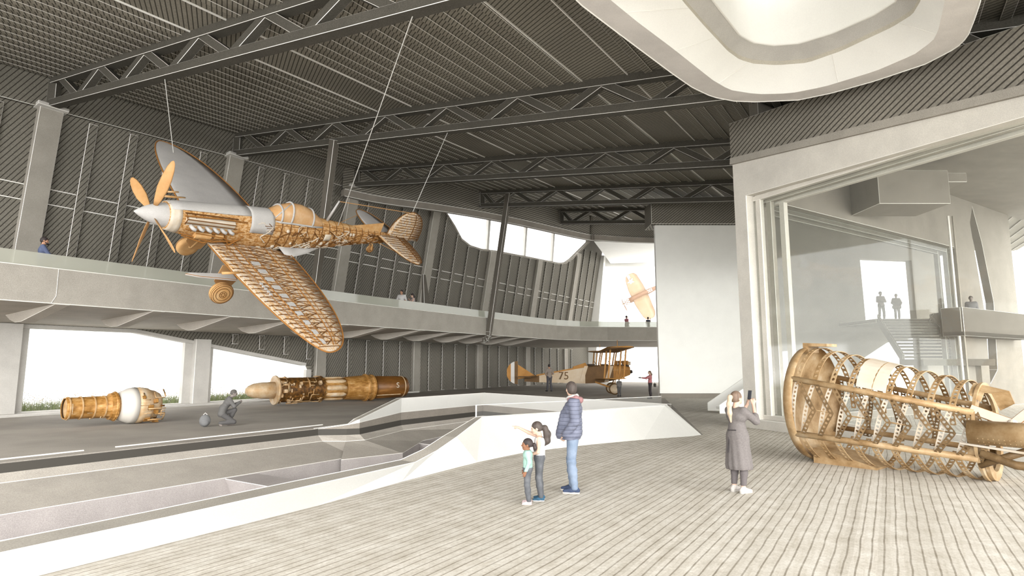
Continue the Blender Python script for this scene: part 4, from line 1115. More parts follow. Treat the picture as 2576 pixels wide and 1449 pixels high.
for sg in (1, -1):
    m = MB(); rings = []
    for y, le_, c, z in ((.4, 2.4, 3.7, -.3), (1.8, 2.4, 3.7, -.75), (3.8, 2.2, 3.3, -.25), (5.0, 2.0, 3.0, 0), (5.7, 1.7, 2.4, .15), (6.05, 1.3, 1.6, .2), (6.15, .9, .8, .22)):
        rings.append([Vector((le_ - c * u, sg * y, z + s * .07 * c * airf(u))) for u, s in [(u, 1) for u in (0, .05, .25, .6, 1)] + [(u, -1) for u in (.6, .25, .05)]])
    m.loft(rings); w_ = cp('wing', m, M_CF, smooth=True)
    if sg < 0: wfar = w_
    else: wnear = w_
M_INS = plain('white_marking', (255, 255, 255)); TONE = 1.0; M_INS = plain('white_marking', (235, 233, 228)); TONE = .22
def star(c, r, ex, ey, mbv):
    ps = []
    for k in range(10): t = math.pi / 2 + math.pi * k / 5; q = r if k % 2 == 0 else r * .4; ps.append(c + ex * q * math.cos(t) + ey * q * math.sin(t))
    return ps
for sg, w_ in ((-1, wfar), (1, wnear)):
    for zs in ((1, -1) if sg > 0 else ()):
        m = MB(); c = Vector((.95, sg * 4.0, -.15 + zs * .20)); m.prism(star(c, .85, Vector((0, 1, 0)), Vector((1, 0, 0)), m), (0, 0, .10 * zs))
        for s in (1, -1): m.box((c.x - .28, c.y + s * 1.2 - .42, min(c.z, c.z + (.10 + .06 * s) * zs)), (c.x + .28, c.y + s * 1.2 + .42, max(c.z, c.z + (.10 + .06 * s) * zs)))
        mesh('star_insignia', m, M_INS, w_)
m = MB(); m.loft([[Vector((x, .3 * w * math.cos(t), .45 + h * math.sin(t))) for t in [math.pi * j / 8 for j in range(9)]] for x, w, h in ((.4, .4, .1), (-.2, 1, .5), (-1.0, 1, .48), (-1.9, .5, .12))], close=False, caps=False); cp('canopy', m, M_CF, smooth=True, fixn=False)
cl_ = CM.to_3x3().transposed() @ (-vdir); phi = math.atan2(cl_.y, cl_.z)
for sd in (0, math.pi):      # the number stands on both flanks
    Mx = Matrix.Rotation(-phi + sd, 4, 'X') @ Matrix.Translation(Vector((-2.0, 0, .56))) @ Matrix.Rotation(math.radians(4), 4, 'Y')
    text_mesh('fuselage_number', '530', .85, .03, Mx, M_INS, cf, flip=True)
for k in range(3):
    t = 2 * math.pi * k / 3 + .5; d = Vector((0, math.cos(t), math.sin(t))); e = Vector((0, -math.sin(t), math.cos(t))); m = MB()
    m.loft([[Vector((4.75, 0, 0)) + d * r + (e * .8 + Vector((.6, 0, 0))) * c * math.cos(q) + Vector((.8, 0, 0)) * .03 * math.sin(q) for q in [math.pi * j / 4 for j in range(8)]] for r, c in ((.15, .08), (.8, .2), (1.5, .17), (2.0, .05))]); cp('propeller_blade', m, M_CFD, smooth=True)
m = MB(); m.lathe([(5.1, .02), (4.95, .14), (4.6, .2), (4.4, .2)], 12); cp('hub', m, M_CF, smooth=True)
for sg in (1, -1):
    m = MB(); m.prism([(-5.0, 0, .1), (-5.3, sg * 2.2, .1), (-6.2, sg * 2.2, .1), (-6.3, 0, .1)], (0, 0, .1)); cp('tailplane', m, M_CF)
m = MB(); m.prism([(-4.6, -.05, .3), (-5.6, -.05, 1.7), (-6.3, -.05, 1.7), (-6.5, -.05, .1)], (0, .1, 0)); cp('fin', m, M_CF)
TONE = .62
# ================================================================ biplane on the floor at the far end
BI = Vector((6.85, 41.0, 0))
bi = empty('biplane', tuple(BI), math.radians(-1), 'tan biplane marked 75 standing at the far end, nose to the right', 'aeroplane')
M_BO = blotch('ochre_fabric', [(.3, (190, 132, 62)), (.7, (216, 160, 88))], 2.0, .7)
M_BC = blotch('cream_fabric', [(.3, (234, 206, 170)), (.7, (246, 228, 202))], 2.0, .7)
M_BD = blotch('brown_fabric', [(.3, (112, 84, 52)), (.7, (140, 106, 66))], 2.0, .7)
M_BW = plain('white_stripe', (244, 240, 234)); M_BK = plain('dark_engine', (76, 66, 56))
def bp_(nm, mb, mat, parent=None, **k): o = mesh(nm, mb, mat, None, **k); o.parent = parent or bi; return o
def bsec(x):
    T = [(1.15, 1.30, 1.85, .26), (.4, 1.02, 1.95, .38), (-.6, .80, 1.98, .4), (-1.6, .72, 1.92, .38), (-3.2, .76, 1.66, .3), (-5.0, .80, 1.32, .18), (-6.0, .85, 1.16, .08)]
    for p, q in zip(T, T[1:]):
        if q[0] <= x <= p[0]:
            t = (x - p[0]) / (q[0] - p[0]); return [p[i] + (q[i] - p[i]) * t for i in range(4)]
    return T[-1]
def bbody(xs):
    m = MB(); m.loft([[(x, -s[3], s[1]), (x, s[3], s[1]), (x, s[3], s[2] - .08), (x, s[3] * .6, s[2]), (x, -s[3] * .6, s[2]), (x, -s[3], s[2] - .08)] for x, s in [(x, bsec(x)) for x in xs]]); return m
bp_('nose_section', bbody([1.15, .8, .4, -.0]), M_BO)
bp_('front_fuselage', bbody([0, -.6, -1.2, -1.9]), M_BD)
rf = bp_('rear_fuselage', bbody([-1.9, -3.2, -4.4, -5.0]), M_BC)
bp_('tail_cone', bbody([-5.0, -5.6, -6.0]), M_BD)
m = MB()
for x0_, w_ in ((-.35, .28), (-2.05, .25)): m.prism([(x0_, -.405, .82), (x0_ - w_, -.405, .82), (x0_ - w_ + .35, -.405, 1.9), (x0_ + .35, -.405, 1.9)], (0, .01, 0))
pieces('pale_band', m, M_BC, bi)
m = MB(); m.box((-6.9, -.012, 1.0), (-3.2, .012, 1.0)); 
m = MB(); m.bar((-1.9, -.39, 1.86), (-5.2, -.17, 1.27), .02, .09); bp_('top_longeron', m, M_BO)
for sd in (-1, 1): text_mesh('fuselage_number', '75', .72, .02, Matrix.Translation(Vector((-3.35, sd * .315, 1.22))) @ Matrix.Rotation(sd * -.075, 4, 'Z') @ (Matrix.Rotation(math.pi / 2, 4, 'X') if sd < 0 else Matrix.Rotation(math.pi, 4, 'Z') @ Matrix.Rotation(math.pi / 2, 4, 'X')), M_BD, rf)
m = MB()
for x_ in (-.55, -1.45): m.lathe([(1.9, .24), (2.02, .26), (2.03, .22), (1.9, .2)], 16, 'z', c=(x_, 0, 0))
pieces('cockpit_rim', m, M_BK, bi)
m = MB(); m.prism([(-.12, -.2, 2.0), (-.3, -.2, 2.25), (-.28, .2, 2.25), (-.1, .2, 2.0)], (-.02, 0, 0)); m.prism([(-1.1, -.2, 2.0), (-1.25, -.2, 2.22), (-1.23, .2, 2.22), (-1.08, .2, 2.0)], (-.02, 0, 0)); pieces('windscreen', m, M_BK, bi)
m = MB(); m.prism([(-1.7, -.1, 1.9), (-1.85, -.1, 2.12), (-2.7, -.1, 1.85), (-2.7, -.1, 1.75)], (0, .2, 0)); bp_('headrest', m, M_BO)
m = MB(); m.prism([(-5.2, -.03, 1.2), (-6.45, -.03, 2.0), (-6.45, -.03, 1.0)], (0, .06, 0)); bp_('fin', m, M_BO)
rd = []
for k in range(15): t = math.radians(90 + 180 * k / 14); rd.append((-6.45 + .95 * math.cos(t) * .82, 1.45 + .78 * math.sin(t)))
def stripe(x0_, x1_, mat, nm='rudder_stripe'):
    m = MB()
    def zz(x):
        u = (x + 6.45) / (.95 * .82); s = math.sqrt(max(0, 1 - u * u)) * .78; return 1.45 - s, 1.45 + s
    xs = [x0_ + (x1_ - x0_) * i / 6 for i in range(7)]
    m.loft([[(x, -.03, zz(x)[0]), (x, .03, zz(x)[0]), (x, .03, zz(x)[1] + .001), (x, -.03, zz(x)[1] + .001)] for x in xs]); return bp_(nm, m, mat)
stripe(-6.45, -6.68, M_BD, 'rudder'); stripe(-6.68, -6.93, M_BW, 'rudder_stripe'); stripe(-6.93, -7.2, M_BO, 'rudder_edge')
m = MB(); m.prism([(-5.1, -.1, 1.16), (-5.6, -1.5, 1.16), (-6.5, -1.4, 1.16), (-6.4, 0, 1.16), (-6.5, 1.4, 1.16), (-5.6, 1.5, 1.16), (-5.1, .1, 1.16)], (0, 0, .05)); bp_('tailplane', m, M_BD)
def bwing(z, le_, span, st):
    m = MB(); rings = []
    for i in range(25):
        y = -span + 2 * span * i / 24; c = 1.5 * (1 if abs(y) < span - .4 else .9); zz = z + .03 * abs(y)
        rings.append([(le_ - c * u - st * abs(y), y, zz + s * .06 * c * airf(u)) for u, s in [(u, 1) for u in (0, .06, .3, .65, 1)] + [(u, -1) for u in (.65, .3, .06)]])
    m.loft(rings); return m
uw = bp_('upper_wing', bwing(2.85, .45, 6.2, .02), M_BO, smooth=True); lw = bp_('lower_wing', bwing(1.02, .2, 5.0, .02), M_BO, smooth=True)
m = MB()
for i in range(30): y = -5.9 + 11.8 * i / 29; m.bar((.4, y, 2.84 - .02 + .03 * abs(y)), (-1.0, y, 2.80 + .03 * abs(y)), .12 if i % 3 == 0 else .03, .05)
pieces('wing_rib', m, M_BD, uw)
for y in (-4.2, -2.4, -.45, .45, 2.4, 4.2):
    for dx in (0.1, -.85):
        m = MB(); m.bar((dx - .05, y, 1.05 + .03 * abs(y) if abs(y) > 1 else 1.9), (dx + .12, y, 2.82 + .03 * abs(y)), .05, .09); bp_('wing_strut', m, M_BO)
m = MB()
for y in (-4.2, 4.2): m.tube([(-.3, y, 2.9), (-.3, y, 3.5)], .02, 5)
pieces('kingpost', m, M_BO, bi)
m = MB()
for y0, y1 in ((-4.2, -2.4), (-2.4, -.45), (.45, 2.4), (2.4, 4.2)):
    m.tube([(.05, y0, 1.1), (.2, y1, 2.85)], .008, 4); m.tube([(.05, y1, 1.1), (.2, y0, 2.85)], .008, 4)
pieces('rigging_wire', m, M_BD, bi)
eg = bp_('engine', MB().box((.1, -.2, 1.85), (1.1, .2, 2.0)), M_BK)
for k in range(4):
    for s in (-1, 1):
        m = MB(); m.tube([(.25 + .24 * k, s * .1, 1.95), (.25 + .24 * k, s * .26, 2.22)], .085, 9); mesh('cylinder', m, M_BO, eg, smooth=True)
m = MB(); m.box((1.02, -.22, 1.95), (1.2, .22, 2.2)); mesh('radiator', m, M_BC, eg)
m = MB(); m.tube([(1.1, 0, 1.5), (1.34, 0, 1.52)], [.16, .1], 12); bp_('propeller_hub', m, M_BK)
m = MB()
for k in range(14): m.sphere((-.0 + .085 * k, -.40 + .008 * k, 1.62 + .006 * k), .018, 5)
pieces('rivet', m, M_BC, bi)
for sd in (-.75, .75):
    M = Matrix.Translation(Vector((0, sd, .385))); m = MB(); m.lathe([(-.05, .26), (-.06, .33), (0, .385), (.06, .33), (.05, .26)], 28, 'y'); m.xf(M); wo = bp_('wheel', m, M_BD, smooth=True)
    m = MB(); m.lathe([(-.07, .0), (-.06, .3), (.06, .3), (.07, 0)], 24, 'y'); m.xf(M); mesh('wheel_disc', m, M_BC, wo, smooth=True)
m = MB(); m.tube([(0, -.8, .385), (0, .8, .385)], .035, 7); bp_('axle', m, M_BO)
for sd in (-1, 1):
    for q in ((.12, .95), (-1.35, .82)):
        m = MB(); m.bar((0, sd * .62, .4), (q[0], sd * .34, q[1] + .05), .05, .1); bp_('leg_strut', m, M_BO)
TONE = .62
# ================================================================ jet engines on the gallery floor
M_EG = blotch('golden_engine_casing', [(.25, (122, 82, 30)), (.42, (176, 124, 58)), (.58, (212, 160, 92)), (.75, (236, 200, 150))], 2.6, .45, .15, stretch=(1, 2.5, 2.5))
M_EG2 = blotch('pale_gold_casing', [(.3, (214, 168, 110)), (.55, (238, 210, 172)), (.8, (250, 240, 224))], 2.4, .5, .1)
M_EGD = blotch('dark_engine_works', [(.3, (58, 40, 20)), (.5, (110, 74, 30)), (.65, (170, 118, 56))], 7, .5, .1)
M_EGW = plain('white_engine_shroud', (240, 234, 224), .4)
M_PIPE = blotch('tan_pipe', [(.3, (200, 150, 88)), (.7, (236, 204, 160))], 4, .45, .1)
M_HOLE = plain('dark_bore', (72, 50, 24), .9)
def engine_root(nm, p, d, lb, z, s=1.0):
    d = Vector(d).normalized(); y = Vector((-d.y, d.x, 0)); M = Matrix([[d.x, y.x, 0, p[0]], [d.y, y.y, 0, p[1]], [0, 0, 1, z], [0, 0, 0, 1]]) @ Matrix.Scale(s, 4)
    return empty(nm, mat=M, label=lb, cat='engine')
def part(root, nm, mb, mat, parent=None, **k): o = mesh(nm, mb, mat, None, **k); o.parent = parent or root; return o
def pipes(seed, n, x0, x1, r0, r1, a0=200, a1=340, rad=(.015, .035)):
    rr = random.Random(seed); m = MB()
    for k in range(n):
        x = rr.uniform(x0, x1); a = rr.uniform(a0, a1); R = rr.uniform(r0, r1); L = []
        for _ in range(rr.randint(3, 6)):
            L.append((x, R * math.cos(math.radians(a)), R * math.sin(math.radians(a))))
            if rr.random() < .5: x = min(x1, max(x0, x + rr.uniform(-.45, .45)))
            else: a += rr.uniform(-32, 32)
        m.tube(L, rr.uniform(*rad), 6)
    return m
def boxes(seed, n, x0, x1, R, a0, a1, s0, s1):
    rr = random.Random(seed); m = MB()
    for k in range(n):
        x = rr.uniform(x0, x1); a = math.radians(rr.uniform(a0, a1)); c = Vector((x, R * math.cos(a), R * math.sin(a))); u = Vector((0, math.cos(a), math.sin(a)))
        m.bar(c - u * .05, c + u * rr.uniform(s0, s1) * .6, rr.uniform(s0, s1), rr.uniform(s0, s1), (1, 0, 0))
    return m
def bolts(m, x, r, n, s=.02):
    for k in range(n): t = 2 * math.pi * k / n; m.sphere((x, r * math.cos(t), r * math.sin(t)), s, 5)
# nearer, short engine with a wide body
p0 = onz(300, 1068)
ea = engine_root('jet_engine', (p0.x, p0.y, 0), (.62, .785), 'short golden jet engine with a wide open exhaust, at the left window', .80 * .78, .78)
m = MB(); m.lathe([(-2.05, .40), (-2.07, .43), (-2.0, .44), (-1.2, .45), (-.45, .46), (-.42, .52)], 36, caps=False); part(ea, 'exhaust_duct', m, M_EG, smooth=True)
m = MB(); m.lathe([(-2.05, .405), (-1.0, .40), (-.9, .0)], 30, caps=False); part(ea, 'exhaust_bore', m, M_HOLE, smooth=True)
m = MB()
for x in (-1.98, -1.55, -1.1, -.7): m.lathe([(x, .45), (x, .475), (x + .05, .475), (x + .05, .45)], 36)
pieces('duct_band', m, M_PIPE, ea)
m = MB(); m.lathe([(-.46, .45), (-.46, .56), (-.34, .58), (-.30, .62), (-.24, .62), (-.2, .56), (-.1, .5)], 40); bolts(m, -.25, .625, 28, .022); part(ea, 'flange', m, M_EG, smooth=False)
m = MB(); m.lathe([(-.2, .5), (-.05, .62), (.25, .76), (.5, .80), (.52, .5)], 36); part(ea, 'pale_cone', m, M_EGW, smooth=True)['label'] = 'white conical casing'
m = MB(); m.lathe([(.46, .70), (.48, .78), (.7, .79), (1.0, .74), (1.05, .68), (1.3, .62), (1.5, .5), (1.55, .3), (1.6, 0)], 32); part(ea, 'accessory_case', m, M_EG2, smooth=True)
pieces('pipe', pipes(5, 34, .5, 1.55, .7, .82, 150, 390), M_PIPE, ea, smooth=True)
pieces('pipe', pipes(9, 8, -1.9, -.3, .50, .53, 190, 350, (.012, .02)), M_EG2, ea, smooth=True)
pieces('accessory_box', boxes(3, 16, .6, 1.4, .70, 150, 390, .1, .26), [M_EG, M_EGD], ea, bevel=.012, bevmat=1)
pieces('accessory_box', boxes(8, 14, .9, 1.55, .58, 150, 400, .06, .16), M_EGD, ea)
# farther, long engine
p1 = onz(700, 1019)
eb = engine_root('jet_engine', (p1.x, p1.y, 0), (.75, .66), 'long slim golden jet engine with a dark rear barrel, lettered S, right of the column', .74)
m = MB(); m.lathe([(-1.62, .0), (-1.6, .12), (-1.5, .24), (-1.25, .35), (-.9, .40), (-.2, .42)], 30); part(eb, 'nose_bullet', m, M_EG2, smooth=True)
m = MB(); m.lathe([(-.26, .52), (-.26, .72), (-.18, .73), (-.1, .66)], 36); bolts(m, -.24, .70, 30, .024); part(eb, 'front_flange', m, M_EG2)
m = MB(); m.lathe([(-.12, .62), (1.0, .62), (2.0, .60), (2.05, .68), (2.15, .68), (2.2, .6)], 36); part(eb, 'compressor_case', m, M_EGD, smooth=False)
pieces('pipe', pipes(21, 46, -.1, 2.1, .63, .70, 100, 400), M_PIPE, eb, smooth=True)
pieces('accessory_box', boxes(4, 34, -.1, 2.0, .6, 130, 380, .06, .2), [M_EG2, M_EGD], eb, bevel=.01, bevmat=1)
m = MB(); m.lathe([(2.2, .56), (3.6, .57), (3.6, .3)], 36); part(eb, 'combustor_case', m, M_EG, smooth=True)
m = MB()
for k in range(9):
    t = 2 * math.pi * (k + .35) / 9; c = (0, .48 * math.cos(t), .48 * math.sin(t)); m.lathe([(2.22, .05), (2.35, .14), (3.2, .15), (3.4, .1)], 12, c=c)
pieces('combustion_can', m, M_EG2, eb, smooth=True)
m = MB(); m.lathe([(3.45, .6), (4.6, .68), (4.65, .73), (4.75, .73), (4.8, .68), (4.95, .68), (5.0, .72), (5.1, .72), (5.12, .64)], 36); bolts(m, 4.7, .74, 30, .025); part(eb, 'turbine_case', m, M_EG, smooth=False)
m = MB(); m.lathe([(5.1, .63), (6.9, .60), (7.2, .56), (7.3, .45), (7.32, .2), (7.3, 0)], 36); rb = part(eb, 'rear_barrel', m, blotch('dark_gold_barrel', [(.3, (96, 62, 24)), (.55, (142, 94, 42)), (.75, (190, 136, 72))], 1.2, .4, .1, stretch=(.6, 1, 2)), smooth=True)
m = MB(); m.lathe([(6.95, .6), (6.98, .615), (7.0, .6)], 36); m.tube([(5.2, -.50, -.42), (6.7, -.48, -.40)], .025, 6); part(eb, 'barrel_band', m, M_EG2, rb)
text_mesh('barrel_letter', 'S', .42, .02, Matrix.Translation(Vector((6.45, -.595, .1))) @ Matrix.Rotation(math.pi / 2, 4, 'X'), M_CREAM, rb)
# ================================================================ geodetic airframe in the foreground
M_GF = blotch('aged_golden_duralumin', [(.28, (132, 100, 60)), (.45, (180, 146, 102)), (.6, (208, 178, 136)), (.78, (234, 214, 186))], 2.2, .5, .1)
M_GFD = blotch('dark_bronze', [(.3, (96, 76, 50)), (.55, (142, 114, 78)), (.75, (182, 152, 112))], 3.0, .55, .1)  # browner and darker than the golden frame, patched by noise
M_GFW = blotch('pale_sheet', [(.3, (222, 204, 178)), (.7, (240, 230, 216))], 1.5, .5)
gA = onz(2062, 1156); gB = onz(2478, 1206)
gd = Vector((gB.x - gA.x, gB.y - gA.y, 0)); GL = gd.length; gd.normalize(); gy = Vector((-gd.y, gd.x, 0))
R0_, R1_ = 1.22, .86
GM = Matrix([[gd.x, gy.x, 0, gA.x], [gd.y, gy.y, 0, gA.y], [0, 0, 1, R0_], [0, 0, 0, 1]])
gf = empty('airframe_section', mat=GM, label='big golden lattice fuselage frame with perforated ribs on the floor at right', cat='airframe')
def grad(x): return R0_ + (R1_ - R0_) * x / GL
def gpt(x, ang, off=0.0):   # ang measured from the top, positive towards the viewer's side (-y)
    r = grad(x) + off; t = math.radians(ang); return Vector((x, -r * math.sin(t) * .96, (R1_ - R0_) * x / GL + r * math.cos(t)))
def perforated(cf_, n, w, hole=.62, dark=0):
    """strip with round holes following the curve cf_(t) -> (centre, across)"""
    m = MB(); K = 8
    for i in range(n):
        t0, t1 = i / n, (i + 1) / n
        def P(u, v):
            c, a = cf_(t0 + (t1 - t0) * u); return c + a * (w * (v - .5))
        sq = [(1, .5), (1, 1), (.5, 1), (0, 1), (0, .5), (0, 0), (.5, 0), (1, 0)]
        o_ = [P(*q) for q in sq]; h_ = []
        for k in range(K): t = math.pi * 2 * k / K; h_.append(P(.5 + hole * .5 * math.cos(t), .5 + hole * .5 * math.sin(t)))
        m.add(o_ + h_, [(k, (k + 1) % K, K + (k + 1) % K, K + k) for k in range(K)])
    return m
def helix(x0, a0, x1, a1, off=0.0, bend=0.0):
    def f(t):
        x = x0 + (x1 - x0) * t; a = a0 + (a1 - a0) * t
        c = gpt(x, a, off); d = (gpt(x + (x1 - x0) * .01, a + (a1 - a0) * .01, off) - c).normalized()
        nr = Vector((0, -math.sin(math.radians(a)), math.cos(math.radians(a)))); return c, d.cross(nr).normalized()
    return f
ST_ = GL / 9.0
def elbow(x0, s, off):      # leans out to the mid line, then back
    def at(t):
        tt = min(max(t, 0), 1); return gpt(x0 + s * 1.1 * (1 - abs(2 * tt - 1)), 62 + 60 * t, off)
    def f(t):
        c = at(t); d = (at(t + .03) - at(t - .03)).normalized(); a = math.radians(62 + 60 * t)
        return c, d.cross(Vector((0, -math.sin(a), math.cos(a)))).normalized()
    return f
for k in range(10):
    x = .12 + ST_ * k
    for fam in (0, 1):
        # each strip leans one way above the mid line and the other way below it
        s = (1 if fam else -1) * ST_ * .95
        if not (-.05 <= x + s <= GL + .35): s *= .5
        if x > GL + .2: continue
        f = helix(x, 62, x + s, 122, (.012 if fam else -.03)) if not fam else elbow(x, s, .012)
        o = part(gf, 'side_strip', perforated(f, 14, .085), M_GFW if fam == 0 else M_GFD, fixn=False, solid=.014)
    # hoops over the crown and under the keel
    if x < GL + .1:
        part(gf, 'crown_rib', perforated(helix(x, 66, x + .20, -96), 26, .10), M_GF, fixn=False, solid=.016)
        part(gf, 'keel_rib', perforated(helix(x, 118, x + .25, 232), 20, .10), M_GF, fixn=False, solid=.016)
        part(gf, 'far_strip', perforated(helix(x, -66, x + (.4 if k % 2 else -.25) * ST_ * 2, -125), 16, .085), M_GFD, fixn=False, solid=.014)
for a, r_, nm in ((64, .062, 'longeron'), (120, .062, 'longeron'), (-64, .055, 'longeron'), (-120, .055, 'longeron')):
    m = MB(); m.tube([gpt(-.02, a, -.02), gpt(GL * .5, a, -.02), gpt(GL + .1, a, -.02)], r_, 10); part(gf, nm, m, M_GF, smooth=True)
m = MB()
for k in range(10):
    x = .12 + ST_ * k
    if x < GL: m.tube([gpt(x, 92, -.03), gpt(x + ST_, 92, -.03)], .014, 5) if k % 2 else None
pieces('tie_rod', m, M_GF, gf)
# bulkhead disc at the far left end
m = MB(); m.lathe([(-.34, .0), (-.33, .4), (-.26, .85), (-.14, R0_ * .97), (0, R0_ + .01), (.05, R0_ - .02)], 48, caps=False); part(gf, 'domed_bulkhead', m, M_GF, smooth=True)
m = MB(); m.prism([(-.05, -.35, R0_ - .15), (-.05, -.35, R0_ + .06), (.45, -.35, R0_ + .03), (.45, -.35, R0_ - .03), (.06, -.35, R0_ - .02), (.06, -.35, R0_ - .15)], (0, .5, 0)); part(gf, 'top_bracket', m, M_GF)
m = MB(); m.prism([(.1, -.5, -R0_), (.1, -.5, -R0_ + .30), (.6, -.5, -R0_ + .22), (1.3, -.5, -R0_ - .02 + .06), (1.3, -.5, -R0_)], (0, .9, 0)); part(gf, 'keel_block', m, M_GF)
m = MB(); m.loft([[gpt(1.18 + .1 * 0 + x, a, .012) for a in range(-20, 63, 8)] for x in (0, .25, .5)], close=False, caps=False); part(gf, 'skin_sheet', m, M_GFW, fixn=False, solid=.01)['label'] = 'pale sheet of skin left on the crown'
# front end: ring, gussets, gun-deck tubes
zc = (R1_ - R0_)
m = MB(); n_ = 48; A_ = []; B_ = []
for j in range(n_): t = 2 * math.pi * j / n_; A_.append(Vector((GL + .16, -.52 * math.sin(t), zc - R1_ + .5 + .5 * math.cos(t)))); B_.append(Vector((GL + .16, -.36 * math.sin(t), zc - R1_ + .5 + .34 * math.cos(t))))
m.add(A_ + B_, [(j, (j + 1) % n_, n_ + (j + 1) % n_, n_ + j) for j in range(n_)]); part(gf, 'nose_ring', m, M_GF, fixn=False, solid=.06)
m = MB(); n_ = 48; A_ = [gpt(GL + .1, 360 * j / n_, .02) for j in range(n_)]; B_ = [gpt(GL + .1, 360 * j / n_, -.16) for j in range(n_)]
m.add(A_ + B_, [(j, (j + 1) % n_, n_ + (j + 1) % n_, n_ + j) for j in range(n_)]); part(gf, 'end_frame', m, M_GF, fixn=False, solid=.05)
c_ = gpt(GL + .1, 92, 0)
m = MB(); m.lathe([(-.1, .17), (-.1, .20), (1.9, .20), (1.9, .17)], 28, c=(c_.x + .05, c_.y - .06, c_.z + .08), caps=False)
for k in range(24):
    for q in (205, 225, 250): m.sphere((c_.x + .1 + .07 * k, c_.y - .06 + .2 * math.cos(math.radians(q)), c_.z + .08 + .2 * math.sin(math.radians(q))), .008, 4)
tb = part(gf, 'gun_tube', m, M_GF, smooth=True)
m = MB(); m.lathe([(-.09, .168), (.4, .168), (.41, 0)], 24, c=(c_.x + .05, c_.y - .06, c_.z + .08), caps=False); mesh('tube_bore', m, M_GFD, tb, smooth=True)
m = MB(); hub = gpt(GL + .62, 70, .02); m.sphere(hub, .085, 10)
def gus(p, q, w): m.bar(p, q, w, .05, (0, -1, .3))
gus(gpt(GL + .05, 60), hub, .16); gus(hub, hub + Vector((.42, .05, .42)), .14); gus(hub + Vector((.38, .05, .45)), hub + Vector((1.3, .1, .1)), .12); gus(hub, hub + Vector((1.3, 0, -.02)), .09); gus(hub + Vector((.42, .05, .42)), hub + Vector((.40, .5, .45)), .12)
pieces('gusset_strut', m, [M_GFW, M_BR2], gf, bevel=.008, bevmat=1)
m = MB(); m.prism([gpt(GL + .0, 66), gpt(GL + .28, 80), gpt(GL + .15, 118), gpt(GL - .05, 122)], Vector((0, .02, 0))); part(gf, 'side_gusset', m, M_GF)
m = MB(); m.prism([gpt(GL + .0, 40), gpt(GL + .0, 10), gpt(GL + .5, 12), gpt(GL + .62, 40), gpt(GL + .45, 55), gpt(GL + .3, 30), gpt(GL + .2, 32), gpt(GL + .18, 48)], Vector((0, .05, 0))); part(gf, 'crown_bracket', m, M_GF)
m = MB(); m.tube([gpt(GL + .15, 110, .0), gpt(GL + .6, 118, .05), gpt(GL + 1.5, 112, .1)], .07, 10); m.tube([gpt(GL + .1, 128, .0), gpt(GL + .75, 100, .0)], .06, 9); pieces('curved_duct', m, M_GFD, gf, smooth=True)
m = MB(); m.tube([hub + Vector((.55, .2, -.05)), hub + Vector((.55, .2, .33))], .16, 16); part(gf, 'drum', m, M_GF, smooth=True)
m = MB(); m.tube([gpt(GL - .1, 101, .05), gpt(GL + 1.4, 100, .12)], .022, 7); part(gf, 'conduit', m, M_GFW)
